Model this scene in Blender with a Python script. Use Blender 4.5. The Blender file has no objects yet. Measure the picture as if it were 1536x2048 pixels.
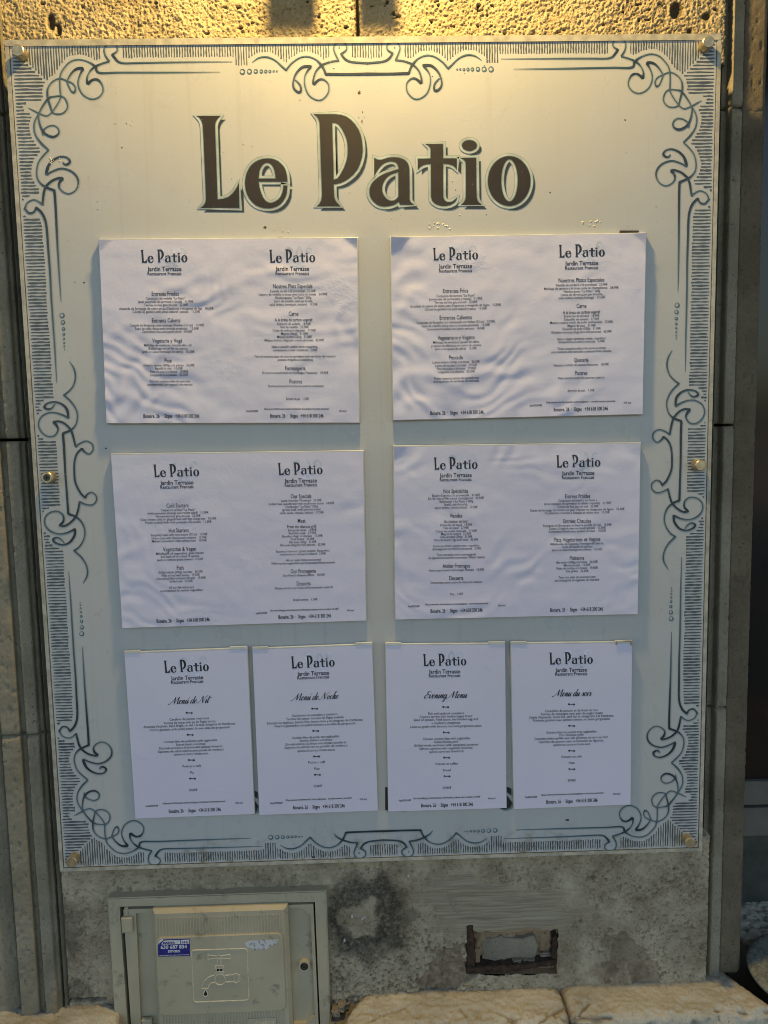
import bpy, math, random
import numpy as np
from mathutils import Vector, Matrix
from mathutils.geometry import tessellate_polygon

# ------------------------------------------------------------------ camera, sky, sun, exposure
scene = bpy.context.scene
col = scene.collection
BW, ASP = 1.15, 1.21346          # board width (m), height / width
BH = BW*ASP
ZT = 2.15                        # board top above the pavement
YB = -0.035                      # front face of the board (wall face is y = 0, street is -y)
F = 1538.0                       # focal length in photo pixels (1536 x 2048)
R = ((0.9995222, 0.01996463, -0.02359623), (-0.02228279, 0.994488, -0.10245531), (0.02142069, 0.10293214, 0.99445771))
def ax(r): return Vector((r[0], r[2], -r[1]))
RIGHT, DOWN, FWD = ax(R[0]), ax(R[1]), ax(R[2])
CAM = Vector(((0.48661283-0.5)*BW, YB-1.13596238*BW, ZT-0.54942292*BW))
cd = bpy.data.cameras.new('camera')
cam = bpy.data.objects.new('camera', cd); col.objects.link(cam)
M3 = Matrix((RIGHT, -DOWN, -FWD)).transposed()
cam.matrix_world = Matrix.Translation(CAM) @ M3.to_4x4()
cd.sensor_fit = 'HORIZONTAL'; cd.sensor_width = 36.0; cd.lens = F*36.0/1536.0
cd.clip_start = 0.02; cd.clip_end = 500
scene.camera = cam

SUN_EL = math.radians(16)
world = bpy.data.worlds.new('World'); scene.world = world; world.use_nodes = True
wn = world.node_tree; bg = wn.nodes['Background']
sky = wn.nodes.new('ShaderNodeTexSky'); sky.sky_type = 'NISHITA'; sky.sun_disc = False
sky.dust_density = 3.0; sky.ozone_density = .4; sky.sun_elevation = SUN_EL; sky.sun_rotation = 0.0
wn.links.new(sky.outputs[0], bg.inputs[0]); bg.inputs[1].default_value = 0.10
sd = bpy.data.lights.new('sun', 'SUN'); sd.energy = 2.0; sd.angle = math.radians(0.5); sd.color = (1, .9, .78)
sun = bpy.data.objects.new('sun', sd); col.objects.link(sun)
sun.rotation_euler = (-(math.pi/2-SUN_EL), 0, 0); sun.location = (0, 6, 12)    # behind the building: the street front is in shade
vs = scene.view_settings
scene.render.filter_size = 1.0; scene.cycles.pixel_filter_type = 'BLACKMAN_HARRIS'; scene.cycles.filter_width = 1.0
scene.display_settings.display_device = 'sRGB'
vs.view_transform = 'Standard'; vs.look = 'None'; vs.gamma = 1; vs.use_curve_mapping = False
vs.exposure = 1.6

# the wall lamp's own light (its body is built at the end)
def PX(px, py, Y):
    d = FWD + RIGHT*((px-768)/F) + DOWN*((py-1024)/F)
    return CAM + d*((Y-CAM.y)/d.y)
def PZ(px, py, Z):
    d = FWD + RIGHT*((px-768)/F) + DOWN*((py-1024)/F)
    return CAM + d*((Z-CAM.z)/d.z)
LAMP = Vector((PX(725, 60, 0).x, -0.25, ZT+0.46))

# ------------------------------------------------------------------ helpers
rng = random.Random(7)
def _h(ix, iy, s):
    h = (ix*374761393 + iy*668265263 + s*974634541) & 0xffffffff
    h = ((h ^ (h >> 13))*1274126177) & 0xffffffff
    h = ((h ^ (h >> 16))*2246822519) & 0xffffffff
    return ((h ^ (h >> 15)) & 0xffff)/65535.0
def vnoise(x, y, s=0):
    x = np.asarray(x, float); y = np.asarray(y, float)
    ix = np.floor(x).astype(np.int64); iy = np.floor(y).astype(np.int64)
    fx = x-ix; fy = y-iy
    fx = fx*fx*fx*(fx*(fx*6-15)+10); fy = fy*fy*fy*(fy*(fy*6-15)+10)
    a = _h(ix, iy, s); b = _h(ix+1, iy, s); c = _h(ix, iy+1, s); d = _h(ix+1, iy+1, s)
    return (a*(1-fx)+b*fx)*(1-fy) + (c*(1-fx)+d*fx)*fy
def fbm(x, y, s=0, o=4, g=.5):
    t = 0; a = 1; n = 0
    for i in range(o):
        t = t + a*vnoise(x*2**i+i*17.3, y*2**i-i*9.1, s+i*31); n += a; a *= g
    return t/n
def smooth(a, b, x):
    t = np.clip((x-a)/(b-a), 0, 1); return t*t*(3-2*t)

def empty(name, loc, label=None, cat=None, group=None, kind=None):
    o = bpy.data.objects.new(name, None); col.objects.link(o); o.location = loc; o.empty_display_size = .05
    tag(o, label, cat, group, kind); return o
def tag(o, label=None, cat=None, group=None, kind=None):
    if label: o['label'] = label
    if cat: o['category'] = cat
    if group: o['group'] = group
    if kind: o['kind'] = kind
def rootloc(p):
    v = Vector((0, 0, 0))
    while p: v += p.location; p = p.parent
    return v
def mesh(name, verts, faces, mats, parent=None, midx=None, smoothf=False, attrs=None, uvs=None, label=None, kind=None):
    """verts are world coordinates; the object sits at its parent's origin"""
    base = rootloc(parent)
    V = np.asarray([tuple(v) for v in verts], float) if not isinstance(verts, np.ndarray) else verts
    V = V - np.array(base)
    me = bpy.data.meshes.new(name)
    me.from_pydata(V.tolist(), [], faces if isinstance(faces, list) else faces.tolist())
    for m in (mats if isinstance(mats, (list, tuple)) else [mats]): me.materials.append(m)
    if midx is not None: me.polygons.foreach_set('material_index', np.asarray(midx, np.int32))
    if smoothf: me.polygons.foreach_set('use_smooth', np.ones(len(me.polygons), bool))
    if attrs:
        for k, a in attrs.items():
            at = me.attributes.new(k, 'FLOAT', 'POINT'); at.data.foreach_set('value', np.asarray(a, np.float32))
    me.update()
    o = bpy.data.objects.new(name, me); col.objects.link(o); o.parent = parent
    tag(o, label, None, None, kind); return o
class MB:
    def __init__(s): s.v = []; s.f = []; s.m = []; s.a = []
    def add(s, vs_, fs, m=0, a=0.0):
        b = len(s.v); s.v += [tuple(v) for v in vs_]
        s.f += [tuple(i+b for i in f) for f in fs]; s.m += [m]*len(fs)
        s.a += ([a]*len(vs_) if np.isscalar(a) else list(a))
    def box(s, x0, x1, y0, y1, z0, z1, m=0, bev=0.0):
        if bev <= 0:
            vv = [(x, y, z) for z in (z0, z1) for y in (y0, y1) for x in (x0, x1)]
            s.add(vv, [(0, 2, 3, 1), (4, 5, 7, 6), (0, 1, 5, 4), (2, 6, 7, 3), (0, 4, 6, 2), (1, 3, 7, 5)], m)
        else:
            s.prism([(x0, z1), (x1, z1), (x1, z0), (x0, z0)], y0, y1, bev, m)
    def prism(s, pts, yf, yb, bev=0.0, m=0, ins=None):
        """polygon in (x,z) with its front at y=yf (towards the street) and back at yb, front edge bevelled"""
        n = len(pts); ins = bev if ins is None else ins
        if bev > 0:
            inn = offset_poly(pts, -ins)
            vv = [(x, yf, z) for x, z in inn]+[(x, yf+bev, z) for x, z in pts]+[(x, yb, z) for x, z in pts]
            L = 3
        else:
            vv = [(x, yf, z) for x, z in pts]+[(x, yb, z) for x, z in pts]; L = 2
        fs = []
        for l in range(L-1):
            for i in range(n):
                j = (i+1) % n
                fs.append((l*n+i, l*n+j, (l+1)*n+j, (l+1)*n+i))
        tri = tessellate_polygon([[Vector((v[0], v[2], 0)) for v in vv[:n]]])
        fs += [tuple(t) for t in tri]
        s.add(vv, fs, m)
    def ring(s, outer, inner, yf, yb, m=0):
        n = len(outer)
        vv = [(x, yf, z) for x, z in outer]+[(x, yf, z) for x, z in inner]+[(x, yb, z) for x, z in outer]+[(x, yb, z) for x, z in inner]
        fs = []
        for i in range(n):
            j = (i+1) % n
            fs += [(i, j, n+j, n+i), (i, 2*n+i, 2*n+j, j), (n+i, n+j, 3*n+j, 3*n+i)]
        s.add(vv, fs, m)
    def disc(s, c, r0, y0, r1, y1, n=20, cap=True, m=0):
        vv = [(c[0]+r0*math.cos(k*2*math.pi/n), y0, c[2]+r0*math.sin(k*2*math.pi/n)) for k in range(n)]
        vv += [(c[0]+r1*math.cos(k*2*math.pi/n), y1, c[2]+r1*math.sin(k*2*math.pi/n)) for k in range(n)]
        fs = [(k, (k+1) % n, n+(k+1) % n, n+k) for k in range(n)]
        if cap: fs.append(tuple(range(n, 2*n)))
        s.add(vv, fs, m)
    def tube(s, p, q, r, n=8, m=0):
        p = Vector(p); q = Vector(q); d = (q-p).normalized(); a = d.orthogonal().normalized(); b = d.cross(a)
        vv = [c+(a*math.cos(t*2*math.pi/n)+b*math.sin(t*2*math.pi/n))*r for c in (p, q) for t in range(n)]
        fs = [(k, (k+1) % n, n+(k+1) % n, n+k) for k in range(n)]+[tuple(range(n)), tuple(range(n, 2*n))]
        s.add(vv, fs, m)
    def build(s, name, mats, parent=None, smoothf=False, attr=None, **k):
        return mesh(name, s.v, s.f, mats, parent, s.m, smoothf, {attr: s.a} if attr else None, **k)

def area(p): return sum(p[i][0]*p[(i+1) % len(p)][1]-p[(i+1) % len(p)][0]*p[i][1] for i in range(len(p)))/2
def offset_poly(p, d):
    """grow (d>0) or shrink a 2D polygon along mitred normals"""
    sg = 1 if area(p) > 0 else -1
    n = len(p); out = []
    for i in range(n):
        a = Vector(p[i-1][:2]); b = Vector(p[i][:2]); c = Vector(p[(i+1) % n][:2])
        e1 = (b-a); e2 = (c-b)
        e1 = e1.normalized() if e1.length > 1e-9 else Vector((1, 0)); e2 = e2.normalized() if e2.length > 1e-9 else e1
        n1 = Vector((e1.y, -e1.x))*sg; n2 = Vector((e2.y, -e2.x))*sg
        nn = n1+n2
        k = nn.length_squared
        v = nn*(2/k) if k > 1.3 else nn.normalized()*1.3 if k > 1e-6 else n1
        out.append((b.x+v.x*d, b.y+v.y*d))
    return out
def cr(pts, step=6):
    """Catmull-Rom through control points (tuples of any length), sharp where a point is repeated"""
    P = [np.array(p, float) for p in pts]; out = []
    for i in range(len(P)-1):
        p1, p2 = P[i], P[i+1]
        if np.allclose(p1, p2): continue
        p0 = P[i-1] if i > 0 else 2*p1-p2
        p3 = P[i+2] if i+2 < len(P) else 2*p2-p1
        n = max(2, int(np.hypot(*(p2-p1)[:2])/step)+1)
        for t in np.arange(n)/n:
            out.append(.5*((2*p1)+(-p0+p2)*t+(2*p0-5*p1+4*p2-p3)*t*t+(-p0+3*p1-3*p2+p3)*t**3))
    out.append(P[-1]); return out

def relief(name, xs, zs, Y, back, mats, parent, attrs=None, label=None, keep=None):
    """a block whose front is the height field Y[z,x] and whose sides run back to y=back"""
    xs = np.asarray(xs); zs = np.asarray(zs)
    nx, nz = len(xs), len(zs)
    XX, ZZ = np.meshgrid(xs, zs)
    Yp = np.full((nz+2, nx+2), back, float); Yp[1:-1, 1:-1] = Y
    XX = np.pad(XX, 1, mode='edge'); ZZ = np.pad(ZZ, 1, mode='edge')
    V = np.stack([XX.ravel(), Yp.ravel(), ZZ.ravel()], 1)
    n2 = nx+2
    I = (np.arange(nz+1)[:, None]*n2+np.arange(nx+1)[None, :])
    if keep is not None:
        kk = np.ones((nz+1, nx+1), bool); kk[1:-1, 1:-1] = keep
        I = I[kk]
    I = I.ravel()
    Fs = np.stack([I, I+1, I+n2+1, I+n2], 1)
    at = None
    if attrs: at = {k: np.pad(a, 1, mode='edge').ravel() for k, a in attrs.items()}
    return mesh(name, V, Fs, mats, parent, None, True, at, label=label)

# ------------------------------------------------------------------ materials
class NT:
    def __init__(s, name):
        s.m = bpy.data.materials.new(name); s.m.use_nodes = True; s.t = s.m.node_tree
        s.b = s.t.nodes['Principled BSDF']; s.out = s.t.nodes['Material Output']
        tc = s.t.nodes.new('ShaderNodeTexCoord'); s.co = tc.outputs['Object']
        g = s.t.nodes.new('ShaderNodeNewGeometry'); s.pos = g.outputs['Position']
    def n(s, typ, ins=None, **kw):
        x = s.t.nodes.new('ShaderNode'+typ)
        for k, v in kw.items(): setattr(x, k, v)
        for k, v in (ins or {}).items(): s.set(x.inputs[k], v)
        return x
    def set(s, inp, v):
        if hasattr(v, 'is_linked'): s.t.links.new(v, inp)
        else: inp.default_value = v
    def noise(s, scale, detail=4, rough=.55, dist=0.0, co=None):
        return s.n('TexNoise', {'Vector': co or s.pos, 'Scale': scale, 'Detail': detail, 'Roughness': rough, 'Distortion': dist}).outputs[0]
    def ramp(s, f, a, b, va=0.0, vb=1.0):
        return s.n('MapRange', {0: f, 1: a, 2: b, 3: va, 4: vb}, interpolation_type='SMOOTHSTEP').outputs[0]
    def mul(s, a, b): return s.n('Math', {0: a, 1: b}, operation='MULTIPLY').outputs[0]
    def addn(s, a, b): return s.n('Math', {0: a, 1: b}, operation='ADD').outputs[0]
    def mix(s, f, a, b):
        x = s.t.nodes.new('ShaderNodeMix'); x.data_type = 'RGBA'
        fa = lambda c: (*c, 1) if isinstance(c, tuple) and len(c) == 3 else c
        s.set(x.inputs[0], f); s.set(x.inputs[6], fa(a)); s.set(x.inputs[7], fa(b)); return x.outputs[2]
    def attr(s, name): return s.n('Attribute', attribute_name=name).outputs['Fac']
    def col_(s, c): s.set(s.b.inputs['Base Color'], (*c, 1) if isinstance(c, tuple) and len(c) == 3 else c)
    def bump(s, h, strength, dist, prev=None):
        x = s.n('Bump', {'Height': h, 'Strength': strength, 'Distance': dist})
        if prev: s.t.links.new(prev, x.inputs['Normal'])
        return x.outputs[0]
    def nrm(s, v): s.t.links.new(v, s.b.inputs['Normal'])
    def p(s, **kw):
        for k, v in kw.items(): s.set(s.b.inputs[k.replace('_', ' ')], v)
        return s
def plain(name, c, rough=.6, metal=0.0, var=.12, scale=40, bump=0.0):
    t = NT(name); n = t.noise(scale, 3)
    d = tuple(x*(1-var) for x in c); e = tuple(min(1, x*(1+var)) for x in c)
    t.col_(t.mix(t.ramp(n, .3, .7), d, e)); t.p(Roughness=rough, Metallic=metal)
    if bump: t.nrm(t.bump(t.noise(scale*6, 4), bump, .002))
    return t.m

def stone_mat(name, c1, c2, pit=.5, grime=0.3, cav=False, cavc=(.07, .05, .03)):
    t = NT(name)
    c = t.mix(t.ramp(t.noise(9, 5, .6), .3, .7), c1, c2)
    c = t.mix(t.mul(t.ramp(t.noise(260, 3, .6), .45, .75), .45), c, tuple(x*.55 for x in c1))
    c = t.mix(t.mul(t.ramp(t.noise(520, 2), .55, .8), .35), c, tuple(min(1, x*1.7) for x in c2))
    c = t.mix(t.mul(t.ramp(t.noise(3.5, 6, .7, .6), .48, .72), grime), c, tuple(x*.4 for x in c1))
    vor = t.n('TexVoronoi', {'Vector': t.pos, 'Scale': 120.0, 'Randomness': 1.0}, feature='F1').outputs['Distance']
    pits = t.mul(t.ramp(vor, .06, .22, 1, 0), t.ramp(t.noise(38, 2), .5, .62))
    c = t.mix(t.mul(pits, pit), c, tuple(x*.18 for x in c1))
    if cav:  # relief shade painted into the colour: hollows darkened by depth
        k = t.attr('cav'); c = t.mix(t.mul(t.ramp(k, .42, .05), .85), c, cavc); c = t.mix(t.mul(t.ramp(t.noise(6, 5, .7, .5), .5, .7), .4), c, tuple(x*.55 for x in c1))
    t.col_(c); t.p(Roughness=.95); t.b.inputs['Specular IOR Level'].default_value = .2
    h = t.addn(t.noise(420, 5, .65), t.mul(pits, -1.2))
    t.nrm(t.bump(h, .7, .0022)); return t.m
M = {}
M['stone_warm'] = stone_mat('tuff_stone', (.37, .295, .17), (.51, .42, .255), .7, .3, True)
M['stone_grey'] = stone_mat('grey_jamb_stone', (.225, .20, .145), (.315, .285, .215), .8, .4)
M['stone_brown'] = stone_mat('brown_jamb_stone', (.125, .102, .070), (.18, .15, .105), .8, .45)
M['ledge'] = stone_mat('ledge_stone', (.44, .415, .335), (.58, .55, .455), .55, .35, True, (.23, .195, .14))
def dado_mat():
    t = NT('weathered_plaster')
    st = t.attr('stain'); sm = t.attr('skin'); pk = t.attr('bare')
    c = t.mix(t.ramp(t.noise(11, 6, .65), .32, .7), (.255, .208, .142), (.48, .415, .30))
    c = t.mix(t.mul(t.ramp(t.noise(300, 3, .65), .5, .7), t.ramp(t.noise(22, 4, .6), .4, .65, .05, .6)), c, (.42, .365, .27))
    c = t.mix(t.mul(t.ramp(t.noise(240, 3, .6, .0, t.n('Vector' + 'Math', {0: t.pos, 1: (3.3, 1.7, 2.1)}, operation='ADD').outputs[0]), .5, .68), t.ramp(t.noise(17, 4, .6, .5), .35, .65, .6, .05)), c, (.05, .043, .033))
    br = t.n('Mapping', {'Vector': t.pos, 'Scale': (9.0, 9.0, 260.0)}).outputs[0]
    tro = t.mix(t.ramp(t.noise(1.0, 4, .6, 0.0, br), .3, .7), (.225, .19, .14), (.385, .335, .25))
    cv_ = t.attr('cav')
    c = t.mix(t.mul(t.ramp(cv_, .46, .22), .55), c, (.055, .046, .034)); c = t.mix(t.mul(t.ramp(cv_, .56, .76), .45), c, (.50, .43, .315))  # relief shading painted in: hollows darker, raised grain lighter
    c = t.mix(sm, c, tro)
    c = t.mix(pk, c, t.mix(t.ramp(t.noise(60, 4), .35, .65), (.16, .115, .075), (.30, .235, .165)))
    c = t.mix(t.mul(st, t.ramp(t.noise(120, 5, .75), .28, .60, .50, 1)), c, (.030, .028, .025))
    t.col_(c); t.p(Roughness=.95); t.b.inputs['Specular IOR Level'].default_value = .15
    t.nrm(t.bump(t.noise(600, 5, .7), .6, .0015)); return t.m
M['dado'] = dado_mat()
def board_mat():
    t = NT('frosted_acrylic_panel')
    c = t.mix(t.ramp(t.noise(4, 4), .3, .7), (.45, .462, .462), (.48, .492, .492))
    c = t.mix(t.mul(t.ramp(t.noise(150, 3, .7), .66, .74), .35), c, (.33, .30, .25))         # specks
    c = t.mix(t.mul(t.ramp(t.noise(7, 6, .75, 1.2), .56, .76), .28), c, (.33, .30, .25))       # grime
    stk = t.n('Mapping', {'Vector': t.pos, 'Scale': (60.0, 1.0, 1.6)}).outputs[0]
    c = t.mix(t.mul(t.ramp(t.noise(1.0, 4, .6, .3, stk), .56, .72), .22), c, (.34, .325, .28))       # rain streaks
    zz_ = t.n('SeparateXYZ', {0: t.pos}).outputs[2]
    c = t.mix(t.mul(t.ramp(zz_, ZT-BH+.075, ZT-BH), t.ramp(t.noise(26, 5, .7), .5, .66)), c, (.24, .20, .14))       # dirt gathered along the bottom edge
    c = t.mix(t.mul(t.ramp(t.noise(210, 2, .8, 0, t.n('Mapping', {'Vector': t.pos, 'Location': (3.1, 0, 1.7)}).outputs[0]), .68, .74), .4), c, (.62, .60, .52))
    t.col_(c)
    t.p(Roughness=t.ramp(t.noise(20, 5), .3, .7, .26, .42)); t.b.inputs['Specular IOR Level'].default_value = .5
    sc = t.n('Mapping', {'Vector': t.pos, 'Scale': (14.0, 1.0, 120.0), 'Rotation': (0, .3, 0)}).outputs[0]
    h = t.addn(t.mul(t.noise(3.0, 2), .8), t.mul(t.ramp(t.noise(1.5, 5, .7, 0, sc), .60, .68), .06))
    t.nrm(t.bump(h, .25, .003)); return t.m
M['board'] = board_mat()
def ink_mat(name, c, wear=.0, wc=(.42, .38, .30), rough=.4):
    t = NT(name); b = t.mix(t.ramp(t.noise(30, 4), .3, .7), tuple(x*.8 for x in c), tuple(x*1.25 for x in c))
    if wear: b = t.mix(t.mul(t.ramp(t.noise(330, 4, .75), .665, .70), wear), b, wc)
    t.col_(b); t.p(Roughness=rough); return t.m
M['ink'] = ink_mat('black_brown_print', (.017, .011, .007), .8, (.30, .25, .17), .55)
M['ink_line'] = ink_mat('dark_print_line', (.028, .028, .030), .2)
M['teal'] = ink_mat('pale_teal_print', (.15, .25, .265))
M['gap'] = ink_mat('pale_keyline_print', (.41, .45, .435))
M['hatch'] = ink_mat('blue_black_hatching', (.078, .096, .106), .5, (.3, .3, .28))
M['black'] = ink_mat('black_menu_print', (.018, .017, .022))
M['crest'] = ink_mat('pale_blue_crest_print', (.55, .60, .76))
def stroke_mat():
    t = NT('blue_scroll_print'); k = t.attr('tint')
    c = t.mix(k, (.075, .145, .18), (.020, .032, .044))
    c = t.mix(t.mul(t.ramp(t.noise(300, 4, .7), .64, .70), .5), c, (.4, .4, .38))
    t.col_(c); t.p(Roughness=.4); return t.m
M['stroke'] = stroke_mat()
def halo_mat():
    t = NT('soft_scroll_print_edge'); k = t.attr('tint')
    d = t.n('BsdfDiffuse', {'Color': (.13, .21, .245, 1)}).outputs[0]; tr = t.n('BsdfTransparent').outputs[0]
    mx = t.n('MixShader', {0: t.mul(t.mul(k, k), .50), 1: tr, 2: d}).outputs[0]
    t.t.links.new(mx, t.out.inputs[0]); return t.m
M['halo'] = halo_mat()
M['rim'] = plain('acrylic_edge', (.40, .385, .32), .25, 0, .2, 60)
M['rimline'] = plain('acrylic_edge_line', (.10, .095, .08), .4, 0, .5, 120)
def paper_mat():
    t = NT('laminated_paper')
    t.col_(t.mix(t.ramp(t.noise(3, 3), .3, .7), (.605, .60, .76), (.64, .635, .785)))
    t.p(Roughness=t.ramp(t.noise(25, 4), .3, .7, .30, .45), Coat_Weight=.35, Coat_Roughness=.22)
    cr_ = t.mul(t.ramp(t.noise(9, 3, .6), .60, .72), t.noise(170, 4, .7))
    t.nrm(t.bump(t.addn(t.mul(t.noise(230, 4, .6), .3), cr_), .45, .0016)); return t.m
M['paper'] = paper_mat()
M['sleeve'] = plain('clear_plastic_holder', (.56, .58, .57), .2, 0, .1, 30)
M['steel'] = plain('brass_cap', (.53, .44, .28), .35, .8, .2, 90)
M['screwdark'] = plain('dark_screw', (.10, .095, .085), .4, .8)
M['glue'] = plain('dried_glue', (.72, .66, .50), .15, 0, .2, 200, .6)
M['dirt'] = plain('brown_dirt', (.10, .065, .03), .8)
M['sticker'] = plain('black_tape', (.03, .025, .02), .6, 0, .5, 300)
def cup_mat():
    t = NT('beige_grey_plastic')
    c = t.mix(t.ramp(t.noise(8, 5, .6), .3, .7), (.38, .338, .24), (.44, .40, .29))
    c = t.mix(t.mul(t.ramp(t.noise(26, 6, .7, .4), .56, .70), .7), c, (.16, .145, .105))
    c = t.mix(t.mul(t.ramp(t.noise(330, 3, .7), .69, .73), .6), c, (.05, .045, .04))
    t.col_(c); t.p(Roughness=.5); t.nrm(t.bump(t.noise(260, 3), .12, .001)); return t.m
M['cup'] = cup_mat()
M['cupline'] = plain('embossed_plastic_line', (.56, .50, .37), .5, 0, .15, 100)
M['gapdark'] = plain('dark_gap', (.012, .012, .016), .9)
M['blue'] = plain('blue_sticker', (.018, .020, .20), .4, 0, .25, 60)
M['white'] = plain('white_sticker', (.62, .62, .64), .5, 0, .15, 80)
M['residue'] = NT('torn_white_sticker'); _t = M['residue']
_t.col_(_t.mix(_t.ramp(_t.noise(170, 5, .7), .52, .60), (.55, .55, .56), (.16, .15, .13))); _t.p(Roughness=.7); M['residue'] = _t.m
def rust_mat():
    t = NT('rusty_iron')
    c = t.mix(t.ramp(t.noise(120, 5, .7), .35, .7), (.020, .014, .011), (.085, .045, .025))
    t.col_(c); t.p(Roughness=.95, Metallic=.1); t.nrm(t.bump(t.noise(260, 5, .7), .8, .002)); return t.m
M['rust'] = rust_mat()
M['rubble'] = stone_mat('broken_brick_mortar', (.27, .18, .105), (.38, .29, .19), .4, .35)
M['mortar'] = stone_mat('grey_tan_mortar', (.20, .175, .135), (.31, .275, .215), .4, .5)
M['door'] = plain('grey_painted_metal', (.125, .12, .105), .45, 0, .12, 20)
M['panel_dark'] = plain('dark_green_grey_panel', (.05, .052, .045), .6, 0, .25, 25)
M['glass'] = NT('dark_door_glass'); _t = M['glass']; _t.col_(_t.mix(_t.ramp(_t.noise(5, 3), .4, .7), (.004, .004, .004), (.02, .009, .004))); _t.p(Roughness=.12); M['glass'] = _t.m
M['facade'] = plain('rendered_wall', (.36, .30, .22), .9, 0, .2, 6, .3)
M['ground'] = plain('street_paving', (.34, .295, .23), .9, 0, .25, 3, .4)
M['plate'] = NT('worn_galvanised_plate'); _t = M['plate']
_t.col_(_t.mix(_t.ramp(_t.noise(140, 5, .7), .35, .65), (.16, .18, .165), (.33, .34, .30))); _t.p(Roughness=.6, Metallic=.25); _t.nrm(_t.bump(_t.noise(300, 4), .4, .001)); M['plate'] = _t.m
M['lampbody'] = plain('black_lamp_metal', (.02, .02, .02), .5, .3)

# ------------------------------------------------------------------ ground and building
def sheet(name, x0, x1, y0, y1, z, m, kind):
    o = mesh(name, [(x0, y0, z), (x1, y0, z), (x1, y1, z), (x0, y1, z)], [(0, 1, 2, 3)], m); tag(o, None, None, None, kind); return o
sheet('ground', -150, 150, -150, 150, 0, M['ground'], 'structure')
fac = empty('building', (0, .3, 0), 'rendered house front rising behind and above the menu board', 'building')
b = MB(); b.box(-7, 7, .30, 3.2, 0, 9.5); b.build('wall', M['facade'], fac)
b = MB(); b.box(-7, -.95, .0, .297, 0, 9.5); b.box(2.3, 7, .0, .297, 0, 9.5); b.box(-.947, 2.297, .0, .297, ZT+1.0, 9.5)
b.build('front_wall', M['facade'], fac)
b = MB(); b.box(-2.8, 3.1, -2.3, -.003, ZT+1.02, ZT+1.16, bev=.01); b.build('added_overhang_slab', M['facade'], fac)  # unseen overhang, added and deepened to keep sky light off the upper wall

# ------------------------------------------------------------------ porous stone blocks above and behind the board
XL = PX(110, 1750, 0).x; XR = PX(1456, 50, 0).x; XJ = PX(716, 40, 0).x
wall = empty('stone_wall', (0, 0, .8), 'porous sandstone block wall lit from above, behind the menu board', 'wall')
def tuff(xs, zs, seed, pits=()):
    X, Z = np.meshgrid(xs, zs)
    g = fbm(X/.0036, Z/.0036, seed, 3, .7); g2 = fbm(X/.020, Z/.020, seed+5, 3)
    hole = smooth(.80, .95, fbm(X/.011, Z/.008, seed+9, 2))*.006
    low = (fbm(X/.09, Z/.09, seed+3, 3)-.5)*.004
    y = -((g-.5)*.0058+(g2-.5)*.0022) + hole - low
    for (px, pz, a, bb, d) in pits:
        y = y+d*np.exp(-(((X-px)/a)**2+((Z-pz)/bb)**2)**2)
    ed = np.minimum(np.minimum(X-xs[0], xs[-1]-X), np.minimum(Z-zs[0], zs[-1]-Z))
    return y+.004*np.exp(-np.maximum(ed, 0)/.0025)+.0035
def zlines(z0, z1, fine0, fine1, f, c):
    out = [z0]; z = z0
    while z < z1-1e-6:
        z += f if fine0-1e-6 <= z < fine1 else c
        out.append(min(z, z1))
    return np.array(out)
def tuff_block(xs, zs, Y):
    return relief('stone_block', xs, zs, Y, .12, M['stone_warm'], wall, {'cav': np.clip(.5-(Y-.003)/.009, 0, 1)})  # cav drives the painted shade in the pits
p1 = PX(1355, 18, 0); p2 = PX(100, 42, 0); p3 = PX(1416, 30, 0); p4 = PX(1382, 62, 0)
for (x0, x1, sd_) in ((XL, XJ-.0016, 3), (XJ+.0016, XR, 41)):
    xs = np.arange(x0, x1, .0012); zs = zlines(ZT-.03, ZT+.48, ZT-.03, ZT+.11, .0012, .0032)
    tuff_block(xs, zs, tuff(xs, zs, sd_, ((p1.x, p1.z, .009, .011, .012), (p2.x, p2.z, .006, .012, .010), (p2.x+.012, p2.z-.012, .004, .010, .007), (p3.x, p3.z, .006, .005, .008), (p4.x, p4.z, .004, .006, .007))))
    for (z0, z1) in ((ZT-.56, ZT-.034), (ZT-1.09, ZT-.564), (ZT-1.30, ZT-1.094), (ZT+.484, ZT+.99)):
        xs2 = np.arange(x0, x1, .02); zs2 = np.arange(z0, z1, .02)
        tuff_block(xs2, zs2, tuff(xs2, zs2, sd_+7))
b = MB(); b.box(XL-.22, XR+.0, .13, .295, 0, ZT+.99); b.build('mortar_core', M['gapdark'], wall)

# ------------------------------------------------------------------ fluted jamb (left) and moulded jamb (right)
def profile_block(name, prof, z0, z1, seed, mats, parent, amp=.0022, att=None, dx=.0019, dz=.0034):
    """prof: list of (x, y); the front runs through them, rough-hewn"""
    xs = []; ys = []
    for (xa, ya), (xb, yb) in zip(prof[:-1], prof[1:]):
        n = max(1, int(math.hypot(xb-xa, yb-ya)/dx))
        for k in range(n): xs.append(xa+(xb-xa)*k/n); ys.append(ya+(yb-ya)*k/n)
    xs.append(prof[-1][0]); ys.append(prof[-1][1])
    xs = np.array(xs); ys = np.array(ys)
    zs = np.arange(z0, z1, dz); zs[-1] = z1
    X, Z = np.meshgrid(xs, zs)
    s = np.arange(len(xs))*dx
    S, _ = np.meshgrid(s, zs)
    y = ys[None, :] - (fbm(S/.0075, Z/.0075, seed, 4, .65)-.5)*amp*1.5 - (fbm(S/.05, Z/.12, seed+4, 3)-.5)*.0018
    y = y + smooth(.80, .92, vnoise(S/.007, Z/.007, seed+8))*.0025
    ed = np.minimum(Z-z0, z1-Z); y = y+.004*np.exp(-ed/.0025)
    return relief(name, xs, zs, y, .10, mats, parent)
jl = empty('fluted_jamb', (XL-.08, 0, .8), 'dark fluted stone jamb along the left edge of the menu board', 'jamb')
e0 = PX(25, 1750, -.01).x; e1 = PX(74, 1750, -.01).x; e2 = PX(107, 1750, -.01).x
zled = PX(700, 1990, -.005).z
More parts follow.
